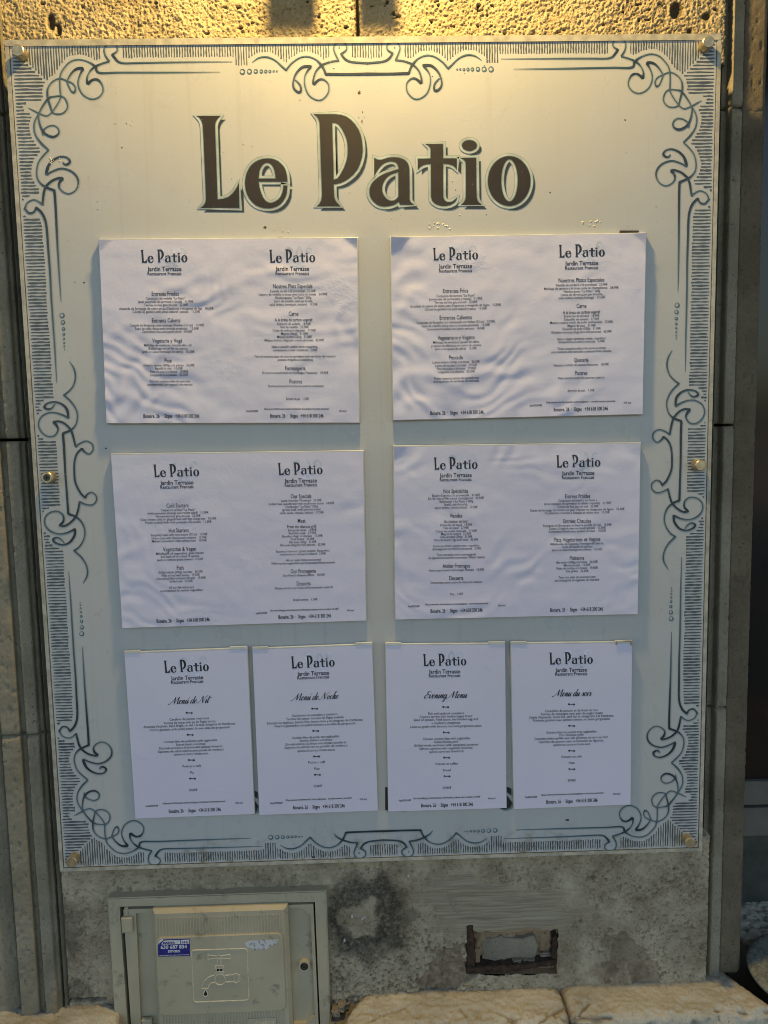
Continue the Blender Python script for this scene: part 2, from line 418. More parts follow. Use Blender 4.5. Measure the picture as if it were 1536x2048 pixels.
z_j1 = PX(20, 228, 0).z; z_j2 = PX(20, 880, 0).z; z_j3 = PX(20, 1466, 0).z
def lprof():
    p = [(e0-.115, .03), (e0-.112, -.012), (e0-.030, -.010), (e0-.010, .002), (e0-.002, .016)]
    for a, c in ((e0, e1), (e1, e2)):
        p += [(a+.0005, -.012), (a+.003, -.0185), (a+(c-a)*.70, -.0165), (a+(c-a)*.76, -.0145), (a+(c-a)*.78, -.006), (a+(c-a)*.92, -.003), (c-.002, .014)]
    p += [(e2+.001, .0), (e2+.005, -.0075)]
    return p
for i, (za, zb) in enumerate(((z_j1+.0025, ZT+.3), (z_j2+.0025, z_j1-.0025), (z_j3+.0016, z_j2-.0025), (zled-.03, z_j3-.0016))):
    profile_block('stone_block', lprof(), za, zb, 100+i*13, M['stone_grey'], jl)
jr = empty('moulded_jamb', (XR+.05, 0, .8), 'brown moulded stone door jamb to the right of the menu board', 'jamb')
r0 = PX(1471, 50, 0).x; r1 = PX(1500, 50, 0).x; r2 = PX(1528, 850, 0).x
zr1 = PX(1470, 205, 0).z; zr2 = PX(1470, 850, 0).z; zr3 = PX(1430, 1424, 0).z
rp = [(XR+.0025, .03), (XR+.003, .024), (r0-.001, .026), (r0+.0005, .012), (r0+.0025, .0078), (r0+.006, .012), (r0+.009, .0165), (r0+.020, .0175), (r1, .019)]
rp2 = [(r1+.001, .024), (r1+.004, .022), (r2-.008, .022), (r2-.002, .026), (r2, .034)]
for i, (za, zb) in enumerate(((zr1+.0018, ZT+.5), (zr2+.0022, zr1-.0018), (zr3+.0016, zr2-.0022), (zled-.03, zr3-.0016))):
    profile_block('stone_block', rp, za, zb, 200+i*13, M['stone_grey'], jr, .0016)
    profile_block('stone_block', rp2, za+.012*(i-1), zb+.012*(i-1) if i else zb, 300+i*13, M['stone_brown'], jr, .0018)

# ------------------------------------------------------------------ shop door in the recess at the right edge
dr = empty('shop_door', (r2+.3, .2, zled), 'dark glazed shop door with grey bottom rail in the recess right of the jamb', 'door')
YD = .22
za, zb, zc, zd = (PX(1510, y, YD).z for y in (1563, 1611, 1615, 1672))
b = MB(); b.box(r2-.05, 2.2, YD, YD+.03, zb+.0, za, bev=.002); b.build('upper_rail', M['door'], dr)
b = MB(); b.box(r2-.05, 2.2, YD-.004, YD+.03, zd, zc, bev=.003); b.build('bottom_rail', M['door'], dr)
b = MB(); b.box(r2-.05, 2.2, YD+.012, YD+.02, za, ZT+.98); b.build('glass_pane', M['glass'], dr)
b = MB(); b.box(r2-.05, 2.2, YD+.02, YD+.06, zled-.1, zd); b.build('kick_panel', M['panel_dark'], dr)
b = MB(); b.box(r2+.62, r2+.70, YD-.003, YD+.028, za, ZT+.98, bev=.003); b.build('door_stile', M['door'], dr)

# ------------------------------------------------------------------ plaster dado below the board
dado = empty('plaster_dado', (0, 0, zled), 'weathered grey plaster strip with flaking patches below the menu board', 'wall')
zd0, zd1 = zled-.03, PX(760, 1690, 0).z
XDR = PX(1421, 1700, 0).x
xs = np.arange(XL+.012, XDR-.003, .0017); zs = np.arange(zd0, zd1, .0017)
X, Z = np.meshgrid(xs, zs)
# photo pixel of every point, to find the marks where they are on the wall
CX = X-CAM.x; CY = 0-CAM.y; CZ = Z-CAM.z
dz_ = CX*FWD.x+CY*FWD.y+CZ*FWD.z
U = 768+F*(CX*RIGHT.x+CY*RIGHT.y+CZ*RIGHT.z)/dz_; V_ = 1024+F*(CX*DOWN.x+CY*DOWN.y+CZ*DOWN.z)/dz_
wob = (fbm(X/.03, Z/.03, 77, 4)-.5)
Uw = U+wob*60; Vw = V_+(fbm(X/.03, Z/.03, 91, 4)-.5)*60
def blob(cx, cy, rx, ry, soft=.25):
    d = np.sqrt(((Uw-cx)/rx)**2+((Vw-cy)/ry)**2); return 1-smooth(1-soft, 1+soft, d)
rough = fbm(X/.0058, Z/.0052, 61, 4, .62)
coarse = np.clip(.35+.9*blob(800, 1960, 150, 90, .6)+.5*fbm(X/.05, Z/.05, 69, 3), .2, 1.3)
trowel = np.clip(blob(1010, 1825, 150, 55, .3)+blob(930, 1790, 90, 40, .3), 0, 1)
flake = np.clip(blob(905, 1935, 45, 42, .08)+blob(872, 1960, 30, 34, .08), 0, 1)
peel = np.clip(blob(1235, 1885, 34, 20, .05)+blob(1262, 1905, 44, 20, .05)+blob(1292, 1945, 26, 36, .05)+blob(1225, 1940, 18, 26, .05), 0, 1)
ring_ = blob(730, 1832, 82, 86, .25)*(1-.9*blob(722, 1836, 37, 32, .28))
patch = np.clip(blob(135, 1860, 26, 60, .3)+blob(150, 1975, 30, 22, .3), 0, 1)
y = -.002-(rough-.5)*.0085*coarse*(1-.85*trowel)*(1-.6*peel)-(fbm(X/.05, Z/.05, 63, 3)-.5)*.006
y = y+(vnoise(X/.25, Z/.0035, 65)-.5)*.0012*trowel
y = y+flake*.007-.006*blob(868, 1948, 13, 30, .15)-.004*blob(872, 1922, 14, 9, .2)+peel*.0028-.001*trowel
slot = (1-smooth(2.5, 5, np.abs(V_-1999-(U-120)*-.02)))*smooth(118, 128, U)*(1-smooth(205, 216, U)); y = y+slot*.02
for (a, c) in (((898, 1782), (906, 1808)), ((906, 1808), (915, 1822)), ((1183, 1868), (1192, 1905))):
    t_ = np.clip(((U-a[0])*(c[0]-a[0])+(V_-a[1])*(c[1]-a[1]))/((c[0]-a[0])**2+(c[1]-a[1])**2), 0, 1)
    d = np.hypot(U-a[0]-t_*(c[0]-a[0]), V_-a[1]-t_*(c[1]-a[1])); y = y-.0022*np.exp(-(d/3)**2)+.004*np.exp(-((d-4)/2)**2)*.4
inhole = (U > 934+wob*6) & (U < 1114+wob*8) & (V_ > 1855+wob*34) & (V_ < 1947+wob*8)
incup = (U > 236) & (U < 640) & (V_ > 1818)
kv = ~(inhole | incup)
keep = kv[:-1, :-1] & kv[1:, :-1] & kv[:-1, 1:] & kv[1:, 1:]
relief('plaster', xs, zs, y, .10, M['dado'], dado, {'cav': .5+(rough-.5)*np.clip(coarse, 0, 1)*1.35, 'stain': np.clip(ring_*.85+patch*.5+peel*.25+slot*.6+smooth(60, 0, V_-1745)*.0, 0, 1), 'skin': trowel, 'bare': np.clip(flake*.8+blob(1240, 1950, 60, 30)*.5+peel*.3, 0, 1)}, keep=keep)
# the hole with its rusty frame and broken masonry inside
def pp(pts, Y): return [(PX(u, v, Y).x, PX(u, v, Y).z) for u, v in pts]
hole = [(934, 1853), (1114, 1853), (1114, 1947), (934, 1947)]
b = MB(); hp = pp(hole, 0)
vv = [(x, -.001, z) for x, z in hp]+[(x, .06, z) for x, z in hp]
b.add(vv, [(i, (i+1) % 4, 4+(i+1) % 4, 4+i) for i in range(4)]); b.build('hole_lining', M['rubble'], dado)
def rough_bar(name, pts, yf, yb, m, parent, sd_):
    r_ = random.Random(sd_); q = []
    for i in range(len(pts)):
        a, c = pts[i], pts[(i+1) % len(pts)]; n = max(1, int(math.hypot(c[0]-a[0], c[1]-a[1])/5))
        for k in range(n): q.append((a[0]+(c[0]-a[0])*k/n+r_.uniform(-1.3, 1.3), a[1]+(c[1]-a[1])*k/n+r_.uniform(-1.3, 1.3)))
    b = MB(); b.prism(pp(q, yf), yf, yb, .0018); return b.build(name, m, parent)
rough_bar('frame_bar', [(933, 1852), (947, 1851), (950, 1932), (934, 1947)], -.004, .03, M['rust'], dado, 1)
rough_bar('frame_bar', [(931, 1936), (1020, 1931), (1113, 1921), (1114, 1932), (1020, 1944), (932, 1950)], -.0065, .028, M['rust'], dado, 2)
rough_bar('frame_bar', [(1106, 1876), (1115, 1870), (1115, 1922), (1103, 1924)], -.002, .03, M['rust'], dado, 3)
def chunk(name, cx, cy, rx, ry, Y, dep, m, parent, sd_):
    c = PX(cx, cy, Y); sx = rx/1120.; sz = ry/1120.; r_ = random.Random(sd_); vv = []; fs = []
    nu, nv = 14, 9
    for j in range(nv+1):
        ph = math.pi*j/nv
        for i in range(nu):
            th = 2*math.pi*i/nu
            d = Vector((math.sin(ph)*math.cos(th), math.sin(ph)*math.sin(th), math.cos(ph)))
            k = .62+.76*float(fbm(np.array(d.x*1.7+sd_), np.array(d.z*1.7+d.y*1.3), sd_, 3))
            f_ = lambda t: math.copysign(abs(t)**.42, t)
            vv.append((c.x+f_(d.x)*sx*k, c.y+f_(d.y)*dep*k, c.z+f_(d.z)*sz*k))
    for j in range(nv):
        for i in range(nu): fs.append((j*nu+i, j*nu+(i+1) % nu, (j+1)*nu+(i+1) % nu, (j+1)*nu+i))
    return mesh(name, vv, fs, m, parent)
xh = np.linspace(hp[0][0], hp[1][0], 74); zh = np.linspace(hp[2][1], hp[0][1], 40)
XH, ZH = np.meshgrid(xh, zh); sh_ = (XH-xh[0])/(xh[-1]-xh[0]); th_ = (zh[-1]-ZH)/(zh[-1]-zh[0])
n1 = fbm(XH/.030, ZH/.020, 501, 4, .6); n2 = vnoise(XH/.034+n1, ZH/.022+n1, 507)
yh = .025-.016*np.floor(n2*4)/4-.012*(n1-.5)-.0035*(fbm(XH/.005, ZH/.005, 511, 3)-.5)
yh = yh-.014*(1-smooth(.10, .30, th_+.25*(n2-.5)))+.03*smooth(.72, .80, th_)*(1-smooth(.45, .6, sh_)); yh = np.clip(yh, .001, .06)
relief('broken_masonry', xh, zh, yh, .07, M['rubble'], dado)
rough_bar('mortar_block', [(962, 1880), (1000, 1874), (1040, 1879), (1068, 1872), (1078, 1896), (1070, 1918), (1030, 1916), (990, 1924), (966, 1918)], .010, .05, M['mortar'], dado, 9)
rough_bar('brick_end', [(1080, 1868), (1101, 1868), (1100, 1916), (1078, 1918)], .018, .05, M['rubble'], dado, 10)
for k, (cx, cy, rx, ry, Y, dep, mm) in enumerate(((954, 1908, 7, 19, .014, .008, 'rubble'), (1052, 1922, 32, 8, .010, .012, 'mortar'), (1092, 1912, 14, 12, .016, .010, 'mortar'))):
    chunk('rubble', cx, cy, rx, ry, Y, dep, M[mm], dado, 20+k)
b = MB()
for k, (u, v, r_) in enumerate(((704, 1832, 2.6), (725, 1836, 2.4), (729, 1833, 2), (689, 1880, 2.4), (817, 1751, 2.2))):
    c = PX(u, v, -.004); b.disc(c, r_/1150, -.002, r_/1400, -.0075, 8)
b.build('paint_spots', M['white'], dado, kind='stuff')

# ------------------------------------------------------------------ stone ledge
led = empty('stone_ledge', (0, -.05, zled), 'worn warm-lit stone ledge running along the foot of the wall', 'ledge')
def cracks(px, pz, segs, w, d):
    t = 0
    for a, c in segs:
        L2 = (c[0]-a[0])**2+(c[1]-a[1])**2+1e-12
        k = np.clip(((px-a[0])*(c[0]-a[0])+(pz-a[1])*(c[1]-a[1]))/L2, 0, 1)
        dd = np.hypot(px-a[0]-k*(c[0]-a[0]), pz-a[1]-k*(c[1]-a[1])); t = np.maximum(t, np.exp(-(dd/w)**2))
    return t*d
def ledge_stone(x0, x1, yfront, zt, seed, segs=(), slant0=0, slant1=0, ybk=.03, label=None):
    """cross-section swept along x: top from the wall to a rounded nose, then the front down"""
    d = .0032
    sec = [(y, zt) for y in np.arange(ybk, yfront+.018, -d)]
    for a in np.linspace(0, math.pi/2, 8): sec.append((yfront+.016-.016*math.sin(a), zt-.016+.016*math.cos(a)))
    sec += [(yfront, z) for z in np.arange(zt-.02, zt-.17, -.006)]
    sec = np.array(sec); ns = len(sec); xs = np.arange(x0, x1, d); nx = len(xs)
    t = np.linspace(0, 1, nx)
    A = np.repeat(np.arange(ns)[:, None], nx, 1); YY = sec[:, 0][A]; ZZ = sec[:, 1][A]
    XX = np.repeat(xs[None, :], ns, 0)
    sl = slant0*(1-t)[None, :]+slant1*t[None, :]
    XX = XX+sl*(YY-ybk)
    S = np.cumsum(np.r_[0, np.hypot(*np.diff(sec, axis=0).T)])[:, None]+0*XX
    h = (fbm(XX/.006, S/.006, seed, 4, .7)-.5)*.0058+(fbm(XX/.09, S/.05, seed+3, 3)-.5)*.008
    h = h-smooth(.60, .66, fbm(XX/.028, S/.028, seed+7, 4))*.0035*smooth(.05, .09, S)-smooth(.72, .80, fbm(XX/.006, S/.006, seed+9, 2))*.003*smooth(.03, .07, S)-cracks(XX, YY, segs, .0016, .010)
    ed = np.minimum(XX-XX[:, :1], XX[:, -1:]-XX); h = h-.010*np.exp(-ed/.006)
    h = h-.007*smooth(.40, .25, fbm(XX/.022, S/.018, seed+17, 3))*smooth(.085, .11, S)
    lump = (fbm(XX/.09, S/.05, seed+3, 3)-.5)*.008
    cavv = .55+(h-lump)/.020-.30*(1-smooth(.034, .050, S+.02*(fbm(XX/.03, S/.03, seed+23, 3)-.5)))  # painted shade of hollows by depth, plus dirt along the wall side
    nn = np.zeros((ns, 2)); tg = np.gradient(sec, axis=0); nn[:, 0] = tg[:, 1]; nn[:, 1] = -tg[:, 0]
    nn /= np.linalg.norm(nn, axis=1)[:, None]; nn[np.abs(sec[:, 1]-zt) < 1e-9] = (0, 1); nn[sec[:, 1] < zt-.018] = (-1, 0)
    YY = YY+nn[:, 0][A]*h; ZZ = ZZ+nn[:, 1][A]*h
    # close the ends and underside towards the core
    pad = lambda Q, v: np.pad(Q, 1, mode='edge')
    XX = np.pad(XX, 1, mode='edge'); YY = np.pad(YY, 1, mode='edge'); ZZ = np.pad(ZZ, 1, mode='edge')
    YY[:, 0] = ybk; YY[:, -1] = ybk; ZZ[:, 0] = np.minimum(ZZ[:, 0], zt-.06); ZZ[:, -1] = np.minimum(ZZ[:, -1], zt-.06)
    YY[-1, :] = ybk; ZZ[0, :] = zt-.05
    n2 = nx+2; I = (np.arange(ns+1)[:, None]*n2+np.arange(nx+1)[None, :]).ravel()
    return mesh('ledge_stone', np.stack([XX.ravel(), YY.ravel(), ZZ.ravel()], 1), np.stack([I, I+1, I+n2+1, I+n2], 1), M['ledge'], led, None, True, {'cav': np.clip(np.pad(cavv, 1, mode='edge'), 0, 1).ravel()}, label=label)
yfr = PZ(1300, 2032, zled).y
def q(u, v): p = PZ(u, v, zled); return (p.x, p.y)
segs1 = [(q(735, 2040), q(770, 2026)), (q(770, 2026), q(795, 2018)), (q(795, 2018), q(812, 2010)), (q(920, 2015), q(935, 2030)), (q(990, 2020), q(1040, 2034)), (q(1080, 2040), q(1130, 2008))]
xa = PZ(232, 2020, zled).x; xb = PZ(742, 2000, zled).x; xc = PZ(1130, 2000, zled).x; xd = PZ(1463, 1960, zled).x
ledge_stone(-.95, xa, yfr-.01, zled-.004, 401, (), 0, -.2)
ledge_stone(xb, xc, yfr-.006, zled-.002, 411, segs1, .55, 0)
ledge_stone(xc+.0012, xd-.001, yfr, zled, 421, [(q(1150, 2030), q(1180, 2000))], 0, -.45)
ledge_stone(xd+.004, 1.6, yfr-.02, zled-.004, 431, (), -.45, 0, .30)
b = MB(); b.box(-.95, 1.6, yfr+.03, .02, 0, zled-.1); b.build('ledge_core', M['dado'], led)
# loose debris between the cupboard and the ledge stone
for k, (u, v, rx, ry) in enumerate(((688, 2036, 14, 8), (672, 2020, 9, 7), (705, 2022, 8, 6), (668, 2040, 10, 7), (718, 2040, 14, 8), (684, 2010, 8, 6))):
    chunk('mortar_lump', u, v, rx, ry, -.012, .012, M['mortar'] if k % 2 else M['dado'], led, 80+k)

# ------------------------------------------------------------------ round plate standing on the ledge
pc = Vector((.812, -.018, zled+.022)); pr = .125
plate = empty('round_plate', (pc.x, pc.y, zled), 'round worn grey metal base plate on the ledge at the lower right edge', 'plate')
def lathe(name, c, prof, m, parent, n=72):
    vv = [(c.x+r_*math.cos(2*math.pi*k/n), c.y+r_*math.sin(2*math.pi*k/n), z) for r_, z in prof for k in range(n)]
    fs = [(j*n+k, j*n+(k+1) % n, (j+1)*n+(k+1) % n, (j+1)*n+k) for j in range(len(prof)-1) for k in range(n)]
    return mesh(name, vv, fs, m, parent, None, True)
zz = zled+.022
lathe('disc', pc, [(.0005, zz+.001), (pr*.9, zz), (pr*.97, zz-.001), (pr, zz-.004), (pr, zz-.009), (pr*.97, zz-.011), (pr*.5, zz-.013), (.0005, zz-.013)], M['plate'], plate)
lathe('foot', pc, [(pr*.5, zz-.013), (pr*.45, zled-.012), (.0005, zled-.012)], M['plate'], plate)

# ------------------------------------------------------------------ the menu board
BX0 = -BW/2; BZ0 = ZT-BH
board = empty('menu_board', (0, YB, ZT-BH/2), 'large frosted white restaurant menu board with blue scroll border, on the stone wall', 'sign')
b = MB(); e = .0068
b.prism([(BX0+e, ZT-e), (BW/2-e, ZT-e), (BW/2-e, BZ0+e), (BX0+e, BZ0+e)], YB, YB+.005, 0); b.build('panel', M['board'], board)
def rect(i): return [(BX0+i, ZT-i), (BW/2-i, ZT-i), (BW/2-i, BZ0+i), (BX0+i, BZ0+i)]
b = MB(); b.ring(rect(.0), rect(e-.0008), YB-.0012, YB+.0062); b.build('acrylic_edge', M['rim'], board)
b = MB(); b.ring(rect(e-.0007), rect(e+.0006), YB-.0004, YB+.005); b.build('edge_line', M['rimline'], board)
b = MB(); b.box(BX0+.0008, BW/2-.0008, YB-.0016, YB+.004, ZT-.0098, ZT-.0008); b.build('top_band', M['rim'], board)
def B(u, v, lift=.0):   # board coordinates (metres right of / below its top left corner) -> world
    return (BX0+u, YB-lift, ZT-v)
def PB(px, py):
    w = PX(px, py, YB); return (w.x-BX0, ZT-w.z)
PXM = 1/1246.0           # metres per photo pixel on the board
lift_n = [0]
class Strokes:
    def __init__(s): s.V = []; s.Fc = []; s.T = []; s.HV = []; s.HF = []; s.HT = []
    def stroke(s, pts, base=2.0, xf=None):
        """pts in photo pixels (px,py[,w]); ribbons of varying width on the board"""
        P = [(p[0], p[1], p[2] if len(p) > 2 else base) for p in pts]
        c = np.array(cr(P, 2.6)); uv = np.array([PB(a, d) for a, d, _ in c])
        if xf: uv = np.array([xf(*q_) for q_ in uv])
        w = np.maximum(c[:, 2], .35)*PXM
        samples.extend(uv[::2].tolist())
        t = np.gradient(uv, axis=0); t /= np.linalg.norm(t, axis=1)[:, None]+1e-12
        nrm = np.stack([-t[:, 1], t[:, 0]], 1)
        lift_n[0] += 1; l0 = .00028+(lift_n[0] % 9)*.00003
        b0 = len(s.V); n = len(uv)
        for i in range(n):
            L = l0+.00022*i/n; a = np.clip((c[i, 2]-1.6)/2.6, 0, 1)
            for sg in (-1, 1):
                q_ = uv[i]+nrm[i]*w[i]*.5*sg; s.V.append(B(q_[0], q_[1], L)); s.T.append(a)
        s.Fc += [(b0+2*i, b0+2*i+1, b0+2*i+3, b0+2*i+2) for i in range(n-1)]
        b1 = len(s.HV)
        for i in range(n):
            L = .00006+.0001*i/n+(lift_n[0] % 9)*.000012; hw = w[i]*.5+4.2*PXM*min(1, c[i, 2]/2)
            for sg, a in ((-1, 0), (0, 1), (1, 0)):
                q_ = uv[i]+nrm[i]*hw*sg+np.array((.7, 1.2))*PXM; s.HV.append(B(q_[0], q_[1], L)); s.HT.append(a)
        s.HF += [f for i in range(n-1) for f in ((b1+3*i, b1+3*i+1, b1+3*i+4, b1+3*i+3), (b1+3*i+1, b1+3*i+2, b1+3*i+5, b1+3*i+4))]
    def build(s, name):
        o = mesh(name, s.V, s.Fc, M['stroke'], board, attrs={'tint': s.T})
        h = mesh('print_edge', s.HV, s.HF, M['halo'], o, attrs={'tint': s.HT}); h.parent = o
        return o
samples = []
def cv(pts, k, ox, oy): return [(ox+p[0]/k, oy+p[1]/k, *p[2:]) for p in pts]
c6 = lambda p: cv(p, 5.688, 0, 60); c5 = lambda p: cv(p, 4.096, 0, 200); ct = lambda p: cv(p, 3.072, 450, 0); c7 = lambda p: cv(p, 4.096, 0, 700)
D = 4.0
corner = [
 c6([(320, 885, .6), (380, 915, 2), (450, 950), (520, 975), (560, 962), (600, 920), (660, 830), (690, 760), (686, 700), (680, 600), (690, 500), (730, 430), (800, 360), (895, 335), (1000, 360), (1085, 415, D), (1130, 485, 3.4)]) + [(240, 144.8, 2.6), (330, 144.6, 2), (440, 144, .5)],
 c6([(488, 1205, .6), (488, 1150, 3), (540, 1100), (610, 1085), (662, 1120), (668, 1175, 3), (620, 1213, D), (560, 1205, 4), (500, 1165, D), (460, 1090, 3), (442, 1010), (440, 950, 1.4)]),
 c6([(1245, 355, 3), (1245, 355, 3), (1150, 385, 3), (1085, 415, D), (1040, 450, 3.4), (1010, 490), (990, 550, 3), (998, 612, 5.5), (998, 612, 6), (1060, 565, D), (1120, 570, 4), (1165, 630), (1170, 700), (1120, 765), (1040, 785), (950, 740), (900, 660), (890, 580), (915, 500, 3), (948, 440, 5.5), (948, 440, 6), (900, 435, 5), (850, 455, 4), (800, 510, 3), (765, 580), (780, 630), (810, 690), (845, 710, 3.4), (860, 660), (830, 610), (770, 580), (680, 550), (600, 585), (555, 640), (540, 700, 3), (548, 780, 3.4), (575, 870, 3), (600, 935), (650, 955), (710, 947), (757, 905), (770, 850), (742, 780), (690, 750), (620, 755), (555, 775, 3.4), (490, 860, 3), (440, 950), (400, 1030), (388, 1110), (410, 1200), (470, 1285, 3), (555, 1365, 2.6)]),
 c6([(555, 1365, 2.4), (555, 1365, 2.4), (500, 1420, 2.6), (440, 1500), (418, 1600), (425, 1680), (460, 1740, 2.8), (520, 1785, D), (620, 1825, 4.6), (620, 1825, 4.6)]) + c5([(455, 850, 4.4), (465, 1050, 3.8), (475, 1250, 2.6), (490, 1500, 1.5), (500, 1650, .5)]),
 c6([(715, 1500, 1.6), (730, 1524, 3), (762, 1530, D), (797, 1500, 4.4), (770, 1455, 3), (700, 1440, 3.4), (620, 1470, 4), (560, 1530, 5), (535, 1600, 6), (530, 1645, 4), (530, 1645, 3), (600, 1605, 3), (700, 1575, 3.2), (800, 1600, 3.2), (870, 1660, 3.4), (893, 1740, 3), (860, 1820), (790, 1860), (720, 1840), (675, 1790, 3), (680, 1730, 5), (718, 1688, 5), (718, 1688, 4), (680, 1682, 4), (600, 1710, 4), (540, 1760, 4.4), (520, 1790, D), (500, 1850, 4.4), (485, 1985, 3.4), (485, 1985, 3.2), (440, 1950), (380, 1930), (310, 1965), (280, 2040, 3)]) + c5([(205, 890, 3), (240, 925, 3.4), (280, 915, 3.4), (297, 880, D), (297, 880, D), (340, 920, 4.6), (370, 980, 4.2), (385, 1060, 4), (395, 1200, 3.8), (410, 1400, 3.2), (420, 1600, 2.6), (430, 1750, 2.4), (440, 1900, 2)]) + c7([(450, 0, 1.8), (458, 150, 1.2), (465, 270, .5)]),
 c6([(1245, 355, 3), (1245, 355, 3), (1200, 290, 2.6), (1185, 220), (1210, 165), (1270, 150), (1325, 180), (1335, 230), (1302, 265, 3), (1278, 278, D), (1278, 278, D), (1310, 320, D), (1350, 360, 3.4), (1420, 376, 2.6)]) + [(280, 125.5, 2.4), (350, 124.2, 1.8), (465, 123, .5)],
]
crest = [
 ct([(158, 383, .6), (200, 355, 2), (250, 350, 2.6), (300, 370), (345, 410, 2.6), (368, 430, 3), (368, 430, 3), (400, 390, 2.4), (450, 355), (500, 347), (550, 365), (585, 400, D), (600, 425, 3.4), (612, 455, 4), (612, 455, 4.4), (740, 456, D), (868, 454, 4.8)]),
 ct([(585, 400, D), (640, 380, 3.4), (690, 373, 3), (690, 373, 3), (665, 320, 2.4), (660, 290), (675, 262), (705, 255), (735, 275), (738, 305, 2.6), (715, 325, 3.4), (705, 330, 3.4), (705, 330, 3.4), (730, 362, 4), (770, 380, 3.4), (868, 388, 3.4)]),
]
crest_curl = [ct([(585, 400, D), (550, 440, 3), (535, 490, 3.4), (538, 518, 5.5), (538, 518, 5), (570, 490, 4), (600, 490, 3), (628, 520), (625, 570), (590, 610), (550, 612), (505, 580), (482, 520), (485, 460), (520, 408, 5), (520, 408, 5), (470, 412, 4.4), (430, 450, 3.4), (412, 500, 3), (415, 540, 3.4), (440, 565, D), (458, 560, 4), (455, 525, 3), (430, 495, 2), (420, 490, 1)])]
crest_stub = [ct([(585, 400, D), (550, 425, 2.6), (530, 452, .6)])]
side = [
 c7([(568, 90, .6), (605, 150, 2.4), (618, 220, 2.8), (600, 290), (560, 340, 2.6), (522, 368, 3), (522, 368, 3), (580, 420, 2.8), (620, 480), (635, 540), (620, 610), (580, 655, D), (515, 682, 4.4), (515, 682, 4.8), (525, 800, 4.8), (535, 1000, D), (550, 1200, D), (560, 1342, 4.6), (560, 1342, 4.4), (620, 1365, D), (670, 1410, 3), (695, 1480), (685, 1550), (650, 1610, 2.6), (606, 1642, 3), (606, 1642, 3), (670, 1700, 2.8), (710, 1770), (715, 1840, 2.6), (680, 1910, .8)]),
 c7([(450, 440, 1.4), (420, 478, 3), (385, 482, D), (363, 465, 4.4), (390, 435, 3), (450, 425, 3.4), (510, 445, 4), (550, 490, 5), (560, 555, 4), (560, 555, 3.4), (510, 530, 3), (450, 512), (390, 515), (335, 550), (315, 610), (340, 670), (390, 705), (445, 700), (475, 655, 3), (465, 620, 5), (437, 588, 5), (437, 588, 4), (490, 585, 4), (540, 610, 4), (580, 655, D), (600, 710, 4.2), (620, 790, 3.4), (620, 790, 3.2), (660, 760), (710, 745), (755, 770), (762, 815), (730, 850), (690, 830, 3.4), (672, 805, 4.4), (672, 805, 4), (630, 850, 3.8), (610, 920, 3.6), (610, 1020, 3.8), (620, 1090, 3.8), (660, 1170, 4), (700, 1210, 4), (700, 1210, 4), (715, 1180, 3), (750, 1165), (785, 1190), (790, 1230), (760, 1265), (710, 1265), (652, 1242, 3), (652, 1242, 3.2), (640, 1310, 4), (620, 1365, D), (580, 1410, 4), (530, 1440, 4), (490, 1435, 5), (490, 1435, 5), (520, 1400, 4), (515, 1350, 3), (470, 1320), (410, 1330), (370, 1370), (370, 1430), (410, 1480, 3), (480, 1505), (550, 1495, 3), (615, 1465, 4), (615, 1465, 4.6), (610, 1520, 5), (570, 1575, 4), (510, 1595, 3.4), (450, 1575, D), (435, 1550, 4), (465, 1535, 3), (500, 1550, 2.4), (525, 1580, 1.2)]),
]
for nm, xf in (('corner_scroll', lambda u, v: (u, v)), ('corner_scroll', lambda u, v: (BW-u, v)), ('corner_scroll', lambda u, v: (u, BH-v)), ('corner_scroll', lambda u, v: (BW-u, BH-v))):
    s_ = Strokes()
    for st in corner: s_.stroke(st, 2.0, xf)
    s_.build(nm)
XC = PB(732, 140)[0]
for nm, parts, vf in (('crest_scroll', crest+crest_curl, lambda v: v), ('crest_scroll', crest+crest_stub, lambda v: BH-v)):
    s_ = Strokes()
    for st in parts:
        s_.stroke(st, 2.0, lambda u, v: (u-XC+BW/2, vf(v))); s_.stroke(st, 2.0, lambda u, v: (BW/2+XC-u, vf(v)))
    s_.build(nm)
for xf in (lambda u, v: (u, v), lambda u, v: (BW-u, v)):
    s_ = Strokes()
    for st in side: s_.stroke(st, 2.2, xf)
    s_.build('side_scroll')
# rows of graded beads
tb = [(440+x/2.695, 60+y/2.695, r_/2.695) for x, y, r_ in ((115, 225, 15), (153, 224, 14), (187, 223, 12), (217, 223, 10), (241, 223, 9), (263, 223, 8), (283, 222, 6), (300, 222, 5))]
lb = [(x/4.096, 200+y/4.096, r_/4.096) for x, y, r_ in ((510, 1765, 22), (517, 1822, 19), (522, 1876, 15), (524, 1920, 12), (525, 1957, 10), (527, 1990, 9), (528, 2018, 8), (530, 2042, 6))]
for src, xfs in ((tb, (lambda u, v: (u-XC+BW/2, v), lambda u, v: (BW/2+XC-u, v), lambda u, v: (u-XC+BW/2, BH-v), lambda u, v: (BW/2+XC-u, BH-v))),
                 (lb, (lambda u, v: (u, v), lambda u, v: (BW-u, v), lambda u, v: (u, BH-v), lambda u, v: (BW-u, BH-v)))):
    for xf in xfs:
        b = MB()
        for (x, y_, r_) in src:
            u, v = xf(*PB(x, y_)); r0_ = r_*PXM; th = min(r0_*.62, 2.0*PXM); n = 20
            pts = []
            for k in range(n):
                a = 2*math.pi*k/n; w_ = th*(1+.45*math.sin(a+.8))
                pts += [(u+r0_*math.cos(a), v+r0_*math.sin(a), 1), (u+(r0_-w_)*math.cos(a), v+(r0_-w_)*math.sin(a), 1)]
            b.add([B(p[0], p[1], .0004) for p in pts], [(2*k, 2*k+1, (2*k+3) % (2*n), (2*k+2) % (2*n)) for k in range(n)], 0, .12)
        b.build('bead_row', M['stroke'], board, attr='tint')
